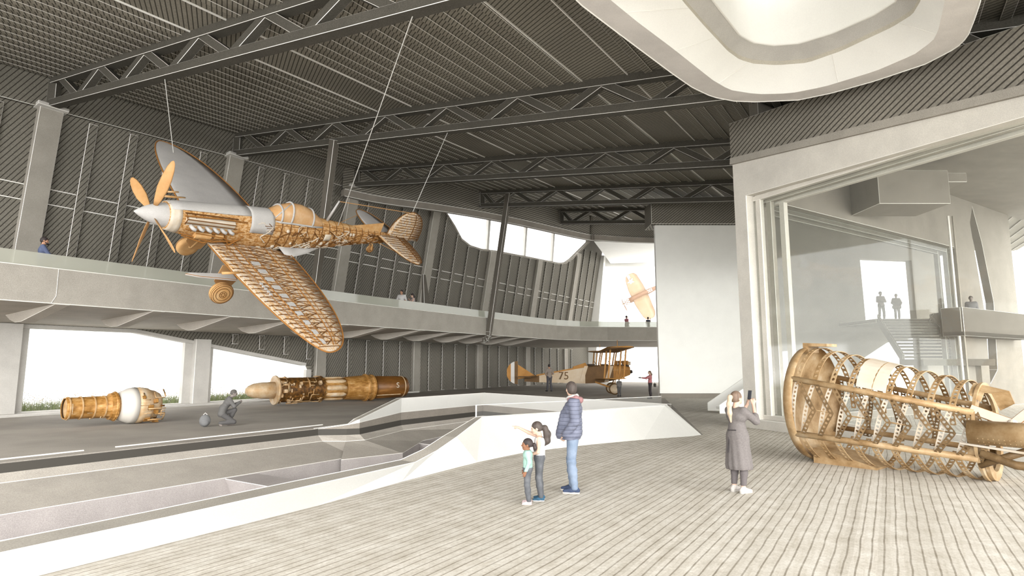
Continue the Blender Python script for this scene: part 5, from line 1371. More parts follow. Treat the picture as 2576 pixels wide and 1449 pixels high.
# ================================================================ visitors
TONE = .70
class SDF:
    """smoothly blended round cones and ellipsoids, polygonised by surface nets"""
    def __init__(s, h): s.h = h; s.p = []
    def cone(s, a, b, r1, r2, k=.03): s.p.append(('c', np.array(a, float), np.array(b, float), r1, r2, k)); return s
    def ell(s, c, r, B=None, k=.02): s.p.append(('e', np.array(c, float), np.array(r, float), np.eye(3) if B is None else np.array(B, float), 0, k)); return s
    def chain(s, pts, rs, k=.03):
        for i in range(len(pts) - 1): s.cone(pts[i], pts[i + 1], rs[i], rs[i + 1], k)
        return s
    def bounds(s, pad):
        lo, hi = np.full(3, 1e9), np.full(3, -1e9)
        for q in s.p:
            l, u = s.pb(q); lo = np.minimum(lo, l); hi = np.maximum(hi, u)
        return lo - pad, hi + pad
    def pb(s, q):
        if q[0] == 'c':
            r = max(q[3], q[4]); return np.minimum(q[1], q[2]) - r, np.maximum(q[1], q[2]) + r
        r = q[2].max(); return q[1] - r, q[1] + r
    def field(s, grow=0.0, clip=(), disp=None):
        h = s.h; lo, hi = s.bounds(grow + 3 * h)
        n = np.ceil((hi - lo) / h).astype(int) + 1
        Fd = np.full(n, .3, np.float32); ax = [lo[i] + h * np.arange(n[i]) for i in range(3)]
        for q in s.p:
            k = q[5]; l, u = s.pb(q); m = grow + k + 3 * h
            i0 = np.maximum(np.floor((l - m - lo) / h).astype(int), 0); i1 = np.minimum(np.ceil((u + m - lo) / h).astype(int) + 1, n)
            sl = tuple(slice(a, b) for a, b in zip(i0, i1))
            X, Y, Z = np.meshgrid(ax[0][sl[0]], ax[1][sl[1]], ax[2][sl[2]], indexing='ij')
            if q[0] == 'c':
                a, b = q[1], q[2]; d = b - a; L = max(d @ d, 1e-12)
                t = np.clip(((X - a[0]) * d[0] + (Y - a[1]) * d[1] + (Z - a[2]) * d[2]) / L, 0, 1)
                D_ = np.sqrt((X - a[0] - t * d[0]) ** 2 + (Y - a[1] - t * d[1]) ** 2 + (Z - a[2] - t * d[2]) ** 2) - (q[3] + (q[4] - q[3]) * t)
            else:
                c, r, B = q[1], q[2], q[3]; P = (X - c[0], Y - c[1], Z - c[2])
                loc = [sum(P[j] * B[j, i] for j in range(3)) for i in range(3)]
                k0 = np.sqrt(sum((loc[i] / r[i]) ** 2 for i in range(3))); k1 = np.sqrt(sum((loc[i] / r[i] ** 2) ** 2 for i in range(3))) + 1e-9
                D_ = k0 * (k0 - 1) / k1
            cur = Fd[sl]; hh = np.maximum(k - np.abs(cur - D_), 0) / k
            Fd[sl] = np.minimum(cur, D_) - hh * hh * k * .25
        Fd -= grow
        if disp is not None or clip:
            X, Y, Z = np.meshgrid(*ax, indexing='ij')
            if disp is not None: Fd -= disp(X, Y, Z).astype(np.float32)
            for nrm, d in clip:      # keep the side where n.p < d
                Fd = np.maximum(Fd, X * nrm[0] + Y * nrm[1] + Z * nrm[2] - d)
        return Fd, lo
    def build(s, **kw):
        Fd, lo = s.field(**kw); h = s.h
        Fd[0], Fd[-1] = 1, 1; Fd[:, 0], Fd[:, -1] = 1, 1; Fd[:, :, 0], Fd[:, :, -1] = 1, 1
        S = Fd < 0; n = np.array(Fd.shape)
        c = np.zeros(n - 1, np.int8)
        for dx in (0, 1):
            for dy in (0, 1):
                for dz in (0, 1): c += S[dx:n[0] - 1 + dx, dy:n[1] - 1 + dy, dz:n[2] - 1 + dz]
        act = np.argwhere((c > 0) & (c < 8)); idm = np.full(n - 1, -1, np.int64); idm[tuple(act.T)] = np.arange(len(act))
        acc = np.zeros((len(act), 3)); cnt = np.zeros(len(act))
        cor = [(a, b, e) for a in (0, 1) for b in (0, 1) for e in (0, 1)]
        for i in range(8):
            for j in range(i + 1, 8):
                df = np.array(cor[j]) - np.array(cor[i])
                if np.abs(df).sum() != 1: continue
                fa = Fd[tuple((act + cor[i]).T)]; fb = Fd[tuple((act + cor[j]).T)]; m = (fa < 0) != (fb < 0)
                t = np.where(m, fa / np.where(m, fa - fb, 1), 0)
                acc[m] += (np.array(cor[i]) + t[:, None] * df)[m]; cnt[m] += 1
        V = lo + h * (act + acc / cnt[:, None]); faces = []
        for axi in range(3):
            a1, a2 = (axi + 1) % 3, (axi + 2) % 3
            s0 = [slice(1, -1)] * 3; s0[axi] = slice(0, -1); s1 = [slice(1, -1)] * 3; s1[axi] = slice(1, None)
            A_, B_ = S[tuple(s0)], S[tuple(s1)]; off = np.array([1, 1, 1]); off[axi] = 0
            for mask, flip in ((A_ & ~B_, False), (~A_ & B_, True)):
                e = np.argwhere(mask) + off
                if not len(e): continue
                u = np.zeros(3, int); u[a1] = 1; v = np.zeros(3, int); v[a2] = 1
                q = np.stack([idm[tuple((e - u - v).T)], idm[tuple((e - v).T)], idm[tuple(e.T)], idm[tuple((e - u).T)]], 1)
                faces.append(q[:, ::-1] if flip else q)
        return V, np.concatenate(faces)
def sdf_mesh(nm, sd, mat, parent, **kw):
    V, Q_ = sd.build(**kw); me = bpy.data.meshes.new(nm)
    me.from_pydata(V.tolist(), [], Q_.tolist()); me.materials.append(mat)
    me.polygons.foreach_set('use_smooth', [True] * len(me.polygons)); me.update()
    o = bpy.data.objects.new(nm, me); COL.objects.link(o); o.parent = parent
    md = o.modifiers.new('smooth', 'SMOOTH'); md.factor = .5; md.iterations = 2
    return o
def vv(*a): return np.array(a, float)
def unit(v): return v / (np.linalg.norm(v) + 1e-12)
SK = {'light': grain('skin_light', (226, 190, 168), .03, 60, objspace=True), 'tan': grain('skin_tan', (196, 150, 122), .03, 60, objspace=True), 'brown': grain('skin_brown', (150, 108, 84), .03, 60, objspace=True), 'grey': grain('skin_grey', (150, 140, 134), .03, 60, objspace=True)}
M_EYE = plain('eye_dark', (50, 42, 40), .3)
def hand(sd, w, d, n, s, mode, side):
    """palm and five fingers; d points along the hand, n out of the back of the hand, side = +1 when the thumb is on d x n"""
    d = unit(d); n = unit(n - d * (n @ d)); t = np.cross(d, n) * side
    pal = w + d * .075 * s
    sd.cone(w + d * .01 * s + t * .012 * s, pal + t * .022 * s, .022 * s, .020 * s, .012); sd.cone(w + d * .01 * s - t * .012 * s, pal - t * .022 * s, .022 * s, .017 * s, .012)
    curl = {'relax': (.35, .45, .3), 'grip': (.95, .9, .5), 'point': (1.3, 1.5, .9), 'flat': (.1, .1, .1)}[mode]
    for i, (o, L, r) in enumerate(((.030, .072, .0098), (.010, .080, .0100), (-.011, .074, .0096), (-.030, .060, .0086))):
        c = (.05, .05, .03) if (mode == 'point' and i == 0) else curl
        p = pal + t * o * s + d * .008 * s; a = 0
        for fr, cc in zip((.45, .32, .25), c):
            a += cc; q = p + (d * math.cos(a) - n * math.sin(a)) * L * fr * s; sd.cone(p, q, r * s, r * .92 * s, .005); p = q
    th = w + d * .03 * s + t * .03 * s; t1 = th + unit(t * .75 + d * .7 - n * .2) * .036 * s; t2 = t1 + unit(d * .9 + t * .25 - n * .45) * .030 * s
    sd.cone(th, t1, .013 * s, .011 * s, .012); sd.cone(t1, t2, .011 * s, .009 * s, .006)
def head(sd, c, f, u, s):
    f = unit(f); u = unit(u - f * (u @ f)); r = np.cross(f, u); B = np.stack([r, f, u], 1)
    P = lambda x, y, z: c + (r * x + f * y + u * z) * s
    sd.ell(P(0, -.012, .028), np.array([.074, .095, .088]) * s, B, .03); sd.ell(P(0, .022, -.045), np.array([.055, .066, .07]) * s, B, .03)
    sd.ell(P(0, .058, -.088), np.array([.026, .026, .02]) * s, B, .02)
    sd.cone(P(0, .082, .012), P(0, .106, -.030), .010 * s, .015 * s, .012)
    sd.ell(P(0, .078, .022), np.array([.05, .014, .012]) * s, B, .02); sd.ell(P(0, .084, -.060), np.array([.024, .012, .010]) * s, B, .01)
    for x in (-1, 1): sd.ell(P(x * .076, -.010, -.012), np.array([.010, .024, .033]) * s, B, .008); sd.ell(P(x * .04, .066, -.03), np.array([.02, .018, .018]) * s, B, .02)
    return P, B
def eyes(P, s, parent):
    for x in (-1, 1):
        m = MB(); m.sphere(tuple(P(x * .032, .080, .006)), (.011 * s, .008 * s, .007 * s), 7); mesh('eye', m, M_EYE, parent, smooth=True)
def figure(nm, loc, yaw, H, J, label, skin, h=.012, hs=1.0, hands=('relax', 'relax'), face=False, heads=1.0):
    """J gives joints in metres for a 1.75 m body (x right, y forward, z up); returns root, dict of joints, scale"""
    S = H / 1.75; root = empty(nm, loc, yaw, label, 'person', 'visitors')
    d = dict(pelvis=vv(0, 0, .95), waist=vv(0, 0, 1.10), chest=vv(0, .0, 1.30), neck=vv(0, -.015, 1.46), head=vv(0, .02, 1.615), hf=vv(0, 1, 0), hu=vv(0, 0, 1),
             sl=vv(-.175, -.01, 1.40), sr=vv(.175, -.01, 1.40), el=vv(-.215, -.03, 1.12), er=vv(.215, -.03, 1.12), wl=vv(-.22, .05, .87), wr=vv(.22, .05, .87),
             hl=vv(-.09, 0, .91), hr=vv(.09, 0, .91), kl=vv(-.10, .02, .50), kr=vv(.10, .02, .50), al=vv(-.10, -.03, .09), ar=vv(.10, -.03, .09), tl=vv(-.12, .14, .03), tr=vv(.12, .14, .03))
    for k, v in J.items(): d[k] = np.array(v, float)
    for k in d:
        if k not in ('hf', 'hu'): d[k] = d[k] * S
    b = SDF(h); s = S
    def torso(q, g=1.0):
        c, w, p = d['chest'], d['waist'], d['pelvis']; ax = unit(d['sr'] - d['sl']); hx = unit(d['hr'] - d['hl'])
        q.cone(c - ax * .075 * s, c + ax * .075 * s, .105 * s, .105 * s, .06 * s); q.cone(w - ax * .055 * s, w + ax * .055 * s, .09 * s, .09 * s, .06 * s); q.cone(p - hx * .07 * s, p + hx * .07 * s, .10 * s, .10 * s, .06 * s)
        q.cone(c, w, .10 * s, .09 * s, .05 * s); q.cone(w, p, .09 * s, .10 * s, .05 * s)
        sh = (d['sl'] + d['sr']) / 2
        q.cone(d['sl'] + (sh - d['sl']) * .15, d['sr'] + (sh - d['sr']) * .15, .055 * s, .055 * s, .06 * s)
    def arm(q, side, upto=3):
        S_, E_, W_ = d['s' + side], d['e' + side], d['w' + side]
        q.cone(S_, E_, .050 * s, .039 * s, .04 * s)
        if upto > 1: q.cone(E_, W_, .039 * s, .026 * s, .02 * s)
    def leg(q, side):
        q.chain([d['h' + side], d['k' + side]], [.082 * s, .052 * s], .04 * s); q.cone(d['k' + side], (d['k' + side] * .6 + d['a' + side] * .4) , .052 * s, .052 * s, .03 * s)
        q.cone(d['k' + side] * .6 + d['a' + side] * .4, d['a' + side], .052 * s, .036 * s, .03 * s)
    torso(b); arm(b, 'l'); arm(b, 'r'); leg(b, 'l'); leg(b, 'r')
    b.cone(d['neck'], d['head'] - unit(d['hu']) * .03 * s, .052 * s, .05 * s, .03 * s)
    for q in 'lr': b.cone(d['a' + q] - vv(0, 0, .05 * s), d['t' + q], .035 * s, .025 * s, .03 * s)
    hsz = s * heads
    P, B = head(b, d['head'], d['hf'], d['hu'], hsz)
    for q, md, sg in (('l', hands[0], 1), ('r', hands[1], -1)):
        dv = unit(d['w' + q] - d['e' + q]); nb = d.get('n' + q)
        nb = vv(-1 if q == 'l' else 1, 0, 0) if nb is None else nb / S
        hd = d.get('d' + q); hd = dv if hd is None else unit(hd)
        sg_ = sg if (np.cross(hd, unit(nb - hd * (nb @ hd))) @ vv(0, 1, .3)) * sg > 0 else -sg
        hand(b, d['w' + q], hd, nb, s * hs, md, sg_)
    body = sdf_mesh('body', b, SK[skin] if isinstance(skin, str) else skin, root)
    if face: eyes(P, hsz, body)
    return root, d, S, P, B, torso, arm, leg
def cloth(nm, prims, mat, root, h, grow, **kw):
    q = SDF(h); prims(q); return sdf_mesh(nm, q, mat, root, grow=grow, **kw)
def shoe(root, d, S, mat, sole, h):
    for q in 'lr':
        a, t = d['a' + q], d['t' + q]; dr = t - a; dr[2] = 0; dr = unit(dr); sd = SDF(h); g = .0
        heel = vv(a[0], a[1], 0) - dr * .04 * S; toe = heel + dr * .235 * S
        sd.cone(heel + vv(0, 0, .045 * S), heel + dr * .10 * S + vv(0, 0, .05 * S), .036 * S, .038 * S, .03 * S); sd.cone(heel + dr * .1 * S + vv(0, 0, .046 * S), toe - dr * .03 * S + vv(0, 0, .034 * S), .037 * S, .029 * S, .03 * S); sd.cone(heel + vv(0, 0, .05 * S), vv(a[0], a[1], .10 * S), .036 * S, .042 * S, .03 * S)
        o = sdf_mesh('shoe', sd, mat, root, clip=[((0, 0, 1), .115 * S), ((0, 0, -1), -.012 * S)])
        sd = SDF(h); sd.cone(heel + vv(0, 0, .012 * S), toe - dr * .03 * S + vv(0, 0, .012 * S), .041 * S, .034 * S, .02); so = sdf_mesh('sole', sd, sole, o, clip=[((0, 0, 1), .024 * S), ((0, 0, -1), 0.001)])
def cap_hair(P, B, s, root, mat, h, back=True, low=-.05, front=.05):
    sd = SDF(h); sd.ell(P(0, -.018, .034), np.array([.080, .100, .092]) * s, B, .02)
    if back: sd.ell(P(0, -.05, -.01), np.array([.072, .066, .07]) * s, B, .03)
    f, u = B[:, 1], B[:, 2]; c = P(0, 0, 0)
    n1 = unit(f * .75 - u * .66); n2 = -u
    return sdf_mesh('hair', sd, mat, root, grow=.004 * s, clip=[(tuple(n1), float(n1 @ c) + front * s * .62), (tuple(n2), float(n2 @ c) - low * s)])
def fab(nm, c, a=.06, sc=60): return grain(nm, c, a, sc, objspace=True)
M_JEAN = blotch('washed_denim', [(.3, (112, 128, 150)), (.6, (138, 152, 172)), (.8, (164, 176, 190))], 5, .9)
M_GJEAN = blotch('grey_denim', [(.3, (76, 78, 82)), (.6, (104, 106, 110)), (.8, (126, 128, 132))], 6, .9)
def quilt():
    t = NT('navy_quilted_nylon'); p = t.obj(); sx = t.new('ShaderNodeSeparateXYZ'); t.l.new(p, sx.inputs[0])
    f = t.math('ABSOLUTE', t.math('SINE', t.math('MULTIPLY', sx.outputs[2], math.pi / .0624)))
    c = t.ramp(t.noise(p, 6, 4, .6), [(.3, rgb(98, 102, 120)), (.7, rgb(128, 132, 150))])
    return t.fin(t.mix(t.math('LESS_THAN', f, .16), c, rgb(78, 82, 98)), .5)
M_NAVY = quilt()
M_HAIRD = blotch('dark_brown_hair', [(.3, (62, 54, 50)), (.7, (92, 82, 76))], 30, .6, stretch=(1, 1, .2))
M_HAIRB = blotch('dark_hair', [(.3, (44, 38, 38)), (.7, (70, 60, 58))], 30, .6, stretch=(1, 1, .2))
M_HAIRL = blotch('blonde_hair', [(.3, (186, 164, 138)), (.7, (218, 200, 178))], 26, .6, stretch=(1, 1, .2))
M_HAIRM = blotch('light_brown_hair', [(.3, (104, 86, 72)), (.7, (140, 118, 102))], 26, .6, stretch=(1, 1, .2))
M_SOLE = plain('pale_sole', (196, 192, 186))
def facing(p, ang_deg): return math.radians(ang_deg)
# ---- man in the quilted jacket, seen from behind his right... he stands with his left side to the viewer, looking away to the left
h = .0075
mp = onz(1444, 1238); 
J = dict(sl=(-.19, -.03, 1.42), sr=(.19, -.01, 1.42), el=(-.235, -.05, 1.13), wl=(-.17, .10, .92), er=(.23, -.03, 1.13), wr=(.17, .12, .93), hf=(.93, .5, .08), head=(.02, .03, 1.625),
         kl=(-.10, .03, .50), al=(-.11, -.02, .09), tl=(-.12, .15, .03), kr=(.10, .05, .50), ar=(.10, .03, .09), tr=(.11, .20, .03), nl=(-1, 0, 0))
r, d, S, P, B, torso, arm, leg = figure('person', tuple(mp), math.radians(80), 1.76, J, 'man in navy quilted jacket and blue jeans looking away from the viewer', 'light', h, hands=('relax', 'relax'), face=True)
def top(q): torso(q); arm(q, 'l'); arm(q, 'r')
rid = lambda X, Y, Z: .007 * np.abs(np.sin((Z / S) * math.pi / .062)) 
jk = cloth('jacket', lambda q: (torso(q), arm(q, 'l'), arm(q, 'r'), q.cone(d['pelvis'] + vv(-.06, .05, -.06), d['pelvis'] + vv(.06, .05, -.06), .11, .11, .05), q.cone(d['chest'] + vv(0, .1, -.1), d['pelvis'] + vv(0, .16, -.04), .08, .09, .06)), M_NAVY, r, h, .034, disp=rid, clip=[((0, 0, -1), -.84), ((0, -.1, 1), 1.50), (tuple(unit(d['wl'] - d['el'])), float(unit(d['wl'] - d['el']) @ d['wl']) - .0), (tuple(unit(d['wr'] - d['er'])), float(unit(d['wr'] - d['er']) @ d['wr']) + .0)][:2])
cloth('hood', lambda q: (q.chain([vv(-.10, .05, 1.47), vv(-.11, -.06, 1.49), vv(-.04, -.115, 1.46), vv(.04, -.115, 1.46), vv(.11, -.06, 1.49), vv(.10, .05, 1.47)], [.025, .032, .036, .036, .032, .025], .03)), fab('dusty_red_hood', (164, 124, 124)), r, h, .012)
cloth('scarf', lambda q: q.chain([vv(-.07, .06, 1.50), vv(-.085, -.01, 1.52), vv(0, -.065, 1.53), vv(.085, -.01, 1.52), vv(.07, .06, 1.50), vv(0, .09, 1.48)], [.026] * 6, .02), fab('grey_scarf', (196, 194, 190)), r, h, .004)
cloth('trousers', lambda q: (leg(q, 'l'), leg(q, 'r'), q.cone(d['pelvis'] - vv(.07, 0, 0), d['pelvis'] + vv(.07, 0, 0), .10, .10, .05)), M_JEAN, r, h, .020, clip=[((0, 0, 1), 1.02), ((0, 0, -1), -.055)], disp=lambda X, Y, Z: .004 * np.sin(Z * 60 + X * 20) * (Z < .55))
cap_hair(P, B, S, r, M_HAIRD, h, low=-.075)
shoe(r, d, S, fab('navy_trainer', (66, 78, 104)), M_SOLE, h)
# ---- girl pointing, behind the child
h = .0055
gp_ = onz(1354, 1262); gp_ += Vector((.03, .10, 0))
J = dict(sl=(-.16, .0, 1.36), sr=(.16, .02, 1.38), er=(.19, .27, 1.46), wr=(.20, .50, 1.57), dr=(0, .95, .22), nr=(0, -.2, 1), el=(-.23, .02, 1.08), wl=(-.10, .26, .98), dl=(.6, .7, -.15), nl=(-.6, .5, .4), hf=(-.05, .98, -.18), hu=(0, .2, 1), head=(0, .07, 1.58), neck=(0, .0, 1.44), chest=(0, 0, 1.28))
r, d, S, P, B, torso, arm, leg = figure('person', tuple(gp_), math.radians(83), 1.18, J, 'girl with a long ponytail in a white vest pointing left', 'light', h, hs=1.05, hands=('relax', 'point'), face=True, heads=1.2)
cloth('vest', lambda q: torso(q), fab('white_vest', (232, 228, 224)), r, h, .010, clip=[((0, 0, -1), -.90 * S), ((0, 0, 1), 1.385 * S)])
cloth('trousers', lambda q: (leg(q, 'l'), leg(q, 'r'), q.cone(d['pelvis'] - vv(.05, 0, 0), d['pelvis'] + vv(.05, 0, 0), .07, .07, .04)), M_GJEAN, r, h, .013, clip=[((0, 0, 1), 1.0 * S), ((0, 0, -1), -.05)])
hr_ = cap_hair(P, B, S * 1.2, r, M_HAIRD, h, low=-.06)
pb_ = P(0, -.10, .0)
cloth('ponytail', lambda q: q.chain([pb_, pb_ + vv(0, -.05, -.01), pb_ + vv(0, -.085, -.10), pb_ + vv(0, -.08, -.20), pb_ + vv(0, -.04, -.27)], [.028, .036, .05, .046, .012], .03), M_HAIRD, r, h, .004)
shoe(r, d, S, fab('blue_slip_on', (60, 96, 120)), fab('white_sole', (214, 208, 204)), h)
# ---- small child in front of her
cpn = onz(1328, 1267)
J = dict(head=(0, .02, 1.57), hf=(-.05, 1, .05), neck=(0, 0, 1.42), el=(-.20, -.04, 1.12), wl=(-.19, .06, .86), er=(.21, -.02, 1.12), wr=(.19, .08, .88), sl=(-.155, 0, 1.36), sr=(.155, 0, 1.36))
r, d, S, P, B, torso, arm, leg = figure('person', tuple(cpn), math.radians(88), .95, J, 'small child in a teal top and grey jeans held by the pointing girl', 'brown', .005, hs=1.0, face=True, heads=1.35)
h = .005
cloth('top', lambda q: (torso(q), arm(q, 'l'), arm(q, 'r')), fab('teal_cotton', (168, 204, 192)), r, h, .012, clip=[((0, 0, -1), -.88 * S), ((0, 0, 1), 1.43 * S)])
cloth('trousers', lambda q: (leg(q, 'l'), leg(q, 'r'), q.cone(d['pelvis'] - vv(.04, 0, 0), d['pelvis'] + vv(.04, 0, 0), .06, .06, .03)), M_GJEAN, r, h, .015, clip=[((0, 0, 1), .97 * S), ((0, 0, -1), -.04)])
cap_hair(P, B, S * 1.35, r, M_HAIRB, h, low=-.04)
pb_ = P(0, -.105, .0)
cloth('ponytail', lambda q: q.chain([pb_, pb_ + vv(0, -.03, -.0), pb_ + vv(0, -.045, -.05), pb_ + vv(0, -.035, -.085)], [.012, .022, .024, .01], .02), M_HAIRB, r, h, .003)
m = MB(); m.tube([pb_ + vv(.022 * math.cos(t), -.004, .022 * math.sin(t)) for t in np.linspace(0, 2 * math.pi, 10)[:-1]], .006, 5, closed=True); mesh('hair_tie', m, M_PALE, r)
shoe(r, d, S, fab('pink_trainer', (206, 184, 184)), fab('white_sole_small', (216, 210, 206)), h)
# ---- woman photographing the airframe
h = .007
wp_ = onz(1862, 1238)
J = dict(sl=(-.165, 0, 1.39), sr=(.165, 0, 1.39), el=(-.20, .22, 1.20), er=(.24, .20, 1.22), wl=(-.07, .36, 1.48), wr=(.08, .34, 1.50), dl=(.25, .1, .95), dr=(-.25, .1, .95), nl=(-.5, -.6, 0), nr=(.5, -.6, 0), hf=(.12, .98, .12), head=(0, .03, 1.61), tl=(-.11, .15, .03), tr=(.11, .15, .03))
r, d, S, P, B, torso, arm, leg = figure('person', tuple(wp_), math.radians(-62), 1.62, J, 'woman in a long grey dress holding up a phone', 'light', h, hands=('grip', 'grip'), face=True)
M_DRS = fab('grey_linen', (126, 120, 118), .06, 40)
def dress(q):
    torso(q); arm(q, 'l'); arm(q, 'r')
    q.cone(d['waist'], d['pelvis'], .095, .125, .06); q.cone(d['pelvis'], vv(0, .0, .42), .125, .17, .06); q.cone(d['pelvis'] - vv(.05, 0, 0), vv(-.07, 0, .40), .115, .15, .06); q.cone(d['pelvis'] + vv(.05, 0, 0), vv(.07, .0, .40), .115, .15, .06)
ul, ur = unit(d['wl'] - d['el']), unit(d['wr'] - d['er'])
fold = lambda X, Y, Z: .006 * np.sin(np.arctan2(Y, X) * 11 + Z * 5) * np.clip((1.0 - Z) * 1.5, 0, 1)
q_ = SDF(h); torso(q_)
def dress2(q):
    torso(q)
    for s_ in 'lr':
        E, S_, W_ = d['e' + s_], d['s' + s_], d['w' + s_]; q.cone(S_, E, .052, .044, .03); q.cone(E, E + (W_ - E) * .30, .044, .040, .02)
    q.cone(d['waist'], d['pelvis'], .095, .125, .06); q.cone(d['pelvis'], vv(0, .0, .44), .12, .165, .06); q.cone(d['pelvis'] - vv(.05, 0, 0), vv(-.07, 0, .42), .11, .14, .06); q.cone(d['pelvis'] + vv(.05, 0, 0), vv(.07, .0, .42), .11, .14, .06)
dr_ = cloth('dress', dress2, M_DRS, r, h, .015, disp=fold, clip=[((.06, 0, -1), -.36), ((0, 0, 1), 1.37)])
m = MB(); m.tube([(-.085, -.125, .98), (-.04, -.137, .98), (.03, -.138, .985), (.085, -.126, .99)], .009, 5); m.tube([(-.05, -.128, .98), (-.05, -.165, .80), (-.055, -.185, .62)], .007, 5); m.tube([(-.04, -.128, .98), (-.03, -.165, .78), (-.035, -.185, .63)], .006, 5); mesh('belt_tie', m, fab('dark_tie', (84, 80, 80)), dr_)
cloth('leggings', lambda q: (leg(q, 'l'), leg(q, 'r')), fab('grey_leggings', (112, 106, 106)), r, h, .010, clip=[((0, 0, 1), .6), ((0, 0, -1), -.12)])
cap_hair(P, B, S, r, M_HAIRM, h, low=-.06)
pb_ = P(0, -.105, .035)
cloth('ponytail', lambda q: q.chain([pb_, pb_ + vv(0, -.05, .0), pb_ + vv(0, -.075, -.12), pb_ + vv(0, -.07, -.26), pb_ + vv(0, -.05, -.40)], [.022, .03, .036, .032, .010], .03), M_HAIRL, r, h, .004)
shoe(r, d, S, fab('pale_canvas_shoe', (206, 200, 194)), M_SOLE, h)
wm = Matrix.Translation(wp_) @ Matrix.Rotation(math.radians(-62), 4, 'Z')
hc = Vector(((d['wl'] + d['wr']) / 2 + vv(0, .0, .155)).tolist())
PM = wm @ Matrix.Translation(hc) @ Matrix.Rotation(math.radians(-12), 4, 'X')
ph = empty('phone', mat=PM, label='black phone held up by the woman in the grey dress', cat='phone')
m = MB(); m.box((-.038, -.005, -.075), (.038, .005, .075)); mesh('case', m, plain('phone_black', (46, 46, 50), .3), ph, bevel=.004)
m = MB(); m.box((-.034, -.0062, -.069), (.034, -.005, .069)); mesh('screen', m, plain('phone_screen', (70, 72, 78), .15), ph)
# ---- smaller visitors
def simple(px, py, z, yaw, H, label, skin, topc, legc, hairc, J=None, h=.016, skirt=False, pt=None, extra=None, longhair=False, sleeves=True, face=False):
    loc = pt if pt is not None else onz(px, py, z)
    r, d, S, P, B, torso, arm, leg = figure('person', tuple(loc), math.radians(yaw), H, J or {}, label, skin, h, face=face)
    def tp(q):
        torso(q)
        for s_ in 'lr':
            if sleeves: q.cone(d['s' + s_], d['e' + s_], .05 * S, .042 * S, .03)
            if sleeves == 2: q.cone(d['e' + s_], d['w' + s_], .042 * S, .034 * S, .02)
    cloth('top', tp, fab('top_fabric', topc), r, h, .018, clip=[((0, 0, -1), -.88 * S), ((0, 0, 1), 1.485 * S)])
    if skirt: cloth('skirt', lambda q: (q.cone(d['waist'], d['pelvis'], .10, .13, .05), q.cone(d['pelvis'], vv(0, 0, .5), .13, .17, .05)), fab('skirt_fabric', legc), r, h, .012, clip=[((0, 0, -1), -.45)])
    else: cloth('trousers', lambda q: (leg(q, 'l'), leg(q, 'r'), q.cone(d['pelvis'] - vv(.07, 0, 0) * S, d['pelvis'] + vv(.07, 0, 0) * S, .10 * S, .10 * S, .05)), fab('trouser_fabric', legc), r, h, .016, clip=[((0, 0, 1), 1.0 * S), ((0, 0, -1), -.07)])
    if hairc: cap_hair(P, B, S, r, hairc, h)
    if longhair: pb = P(0, -.09, .0); cloth('ponytail', lambda q: q.chain([pb, pb + vv(0, -.04, -.1), pb + vv(0, -.02, -.26)], [.035, .045, .02], .03), hairc, r, h, .004)
    sdq = SDF(h)
    for s_ in 'lr':
        m = SDF(h); m.cone(vv(d['a' + s_][0], d['a' + s_][1] - .03, .045), vv(d['t' + s_][0], d['t' + s_][1] + .03, .035), .04, .032, .02); sdf_mesh('shoe', m, fab('dark_shoe', (60, 58, 60)), r, clip=[((0, 0, -1), -.004)])
    return r, d, S, P, B
simple(1382, 990, 0, 20, 1.76, 'man in a brown-grey shirt seen from behind in front of the biplane fuselage', 'tan', (150, 138, 128), (84, 82, 86), M_HAIRB, dict(el=(-.26, -.02, 1.14), wl=(-.16, .16, 1.04), er=(.27, -.02, 1.14), wr=(.17, .16, 1.04), al=(-.16, -.03, .09), tl=(-.18, .14, .03), ar=(.15, -.03, .09), tr=(.17, .14, .03)), pt=ony(1382, 985, 39.0) * 1.0)
pk = onz(1636, 998); pk = ony(1636, 985, 35.6); pk.z = 0
for o in list(COL.objects)[-20:]:
    pass
r, d, S, P, B = simple(0, 0, 0, 85, 1.66, 'woman in a pink sweater holding out a camera beside the white end wall', 'light', (206, 134, 136), (70, 64, 66), M_HAIRM, dict(el=(-.20, .24, 1.26), wl=(-.06, .46, 1.28), er=(.20, .24, 1.27), wr=(.06, .46, 1.28)), pt=pk, longhair=True, sleeves=2, face=True)
cm_ = empty('camera_body', mat=Matrix.Translation(pk) @ Matrix.Rotation(math.radians(85), 4, 'Z') @ Matrix.Translation(Vector((0, .60 * S, 1.30 * S))), label='small dark camera held out by the woman in pink', cat='camera')
m = MB(); m.box((-.07, -.03, -.045), (.07, .03, .045)); mesh('case', m, M_BLACK, cm_, bevel=.006)
m = MB(); m.lathe([(.03, .035), (.10, .032), (.10, 0)], 16, 'y'); mesh('lens', m, M_BLACK, cm_)
m = MB(); m.tube([(-.17 * S, 0, 1.44 * S), (-.2 * S, -.1, 1.2 * S), (-.16 * S, -.2, .95 * S)], .012, 5); 
bgm = Matrix.Translation(pk) @ Matrix.Rotation(math.radians(85), 4, 'Z')
bag = empty('shoulder_bag', mat=bgm @ Matrix.Translation(Vector((-.08, -.26, .80))), label='dark shoulder bag hanging behind the woman in pink', cat='bag')
m = MB(); m.box((-.16, -.06, -.1), (.16, .06, .1)); mesh('pouch', m, M_BLACK, bag, bevel=.02)
m = MB(); m.tube([(-.12, .0, .08), (-.10, .14, .45), (-.06, .24, .60)], .008, 5); mesh('strap', m, M_BLACK, bag)
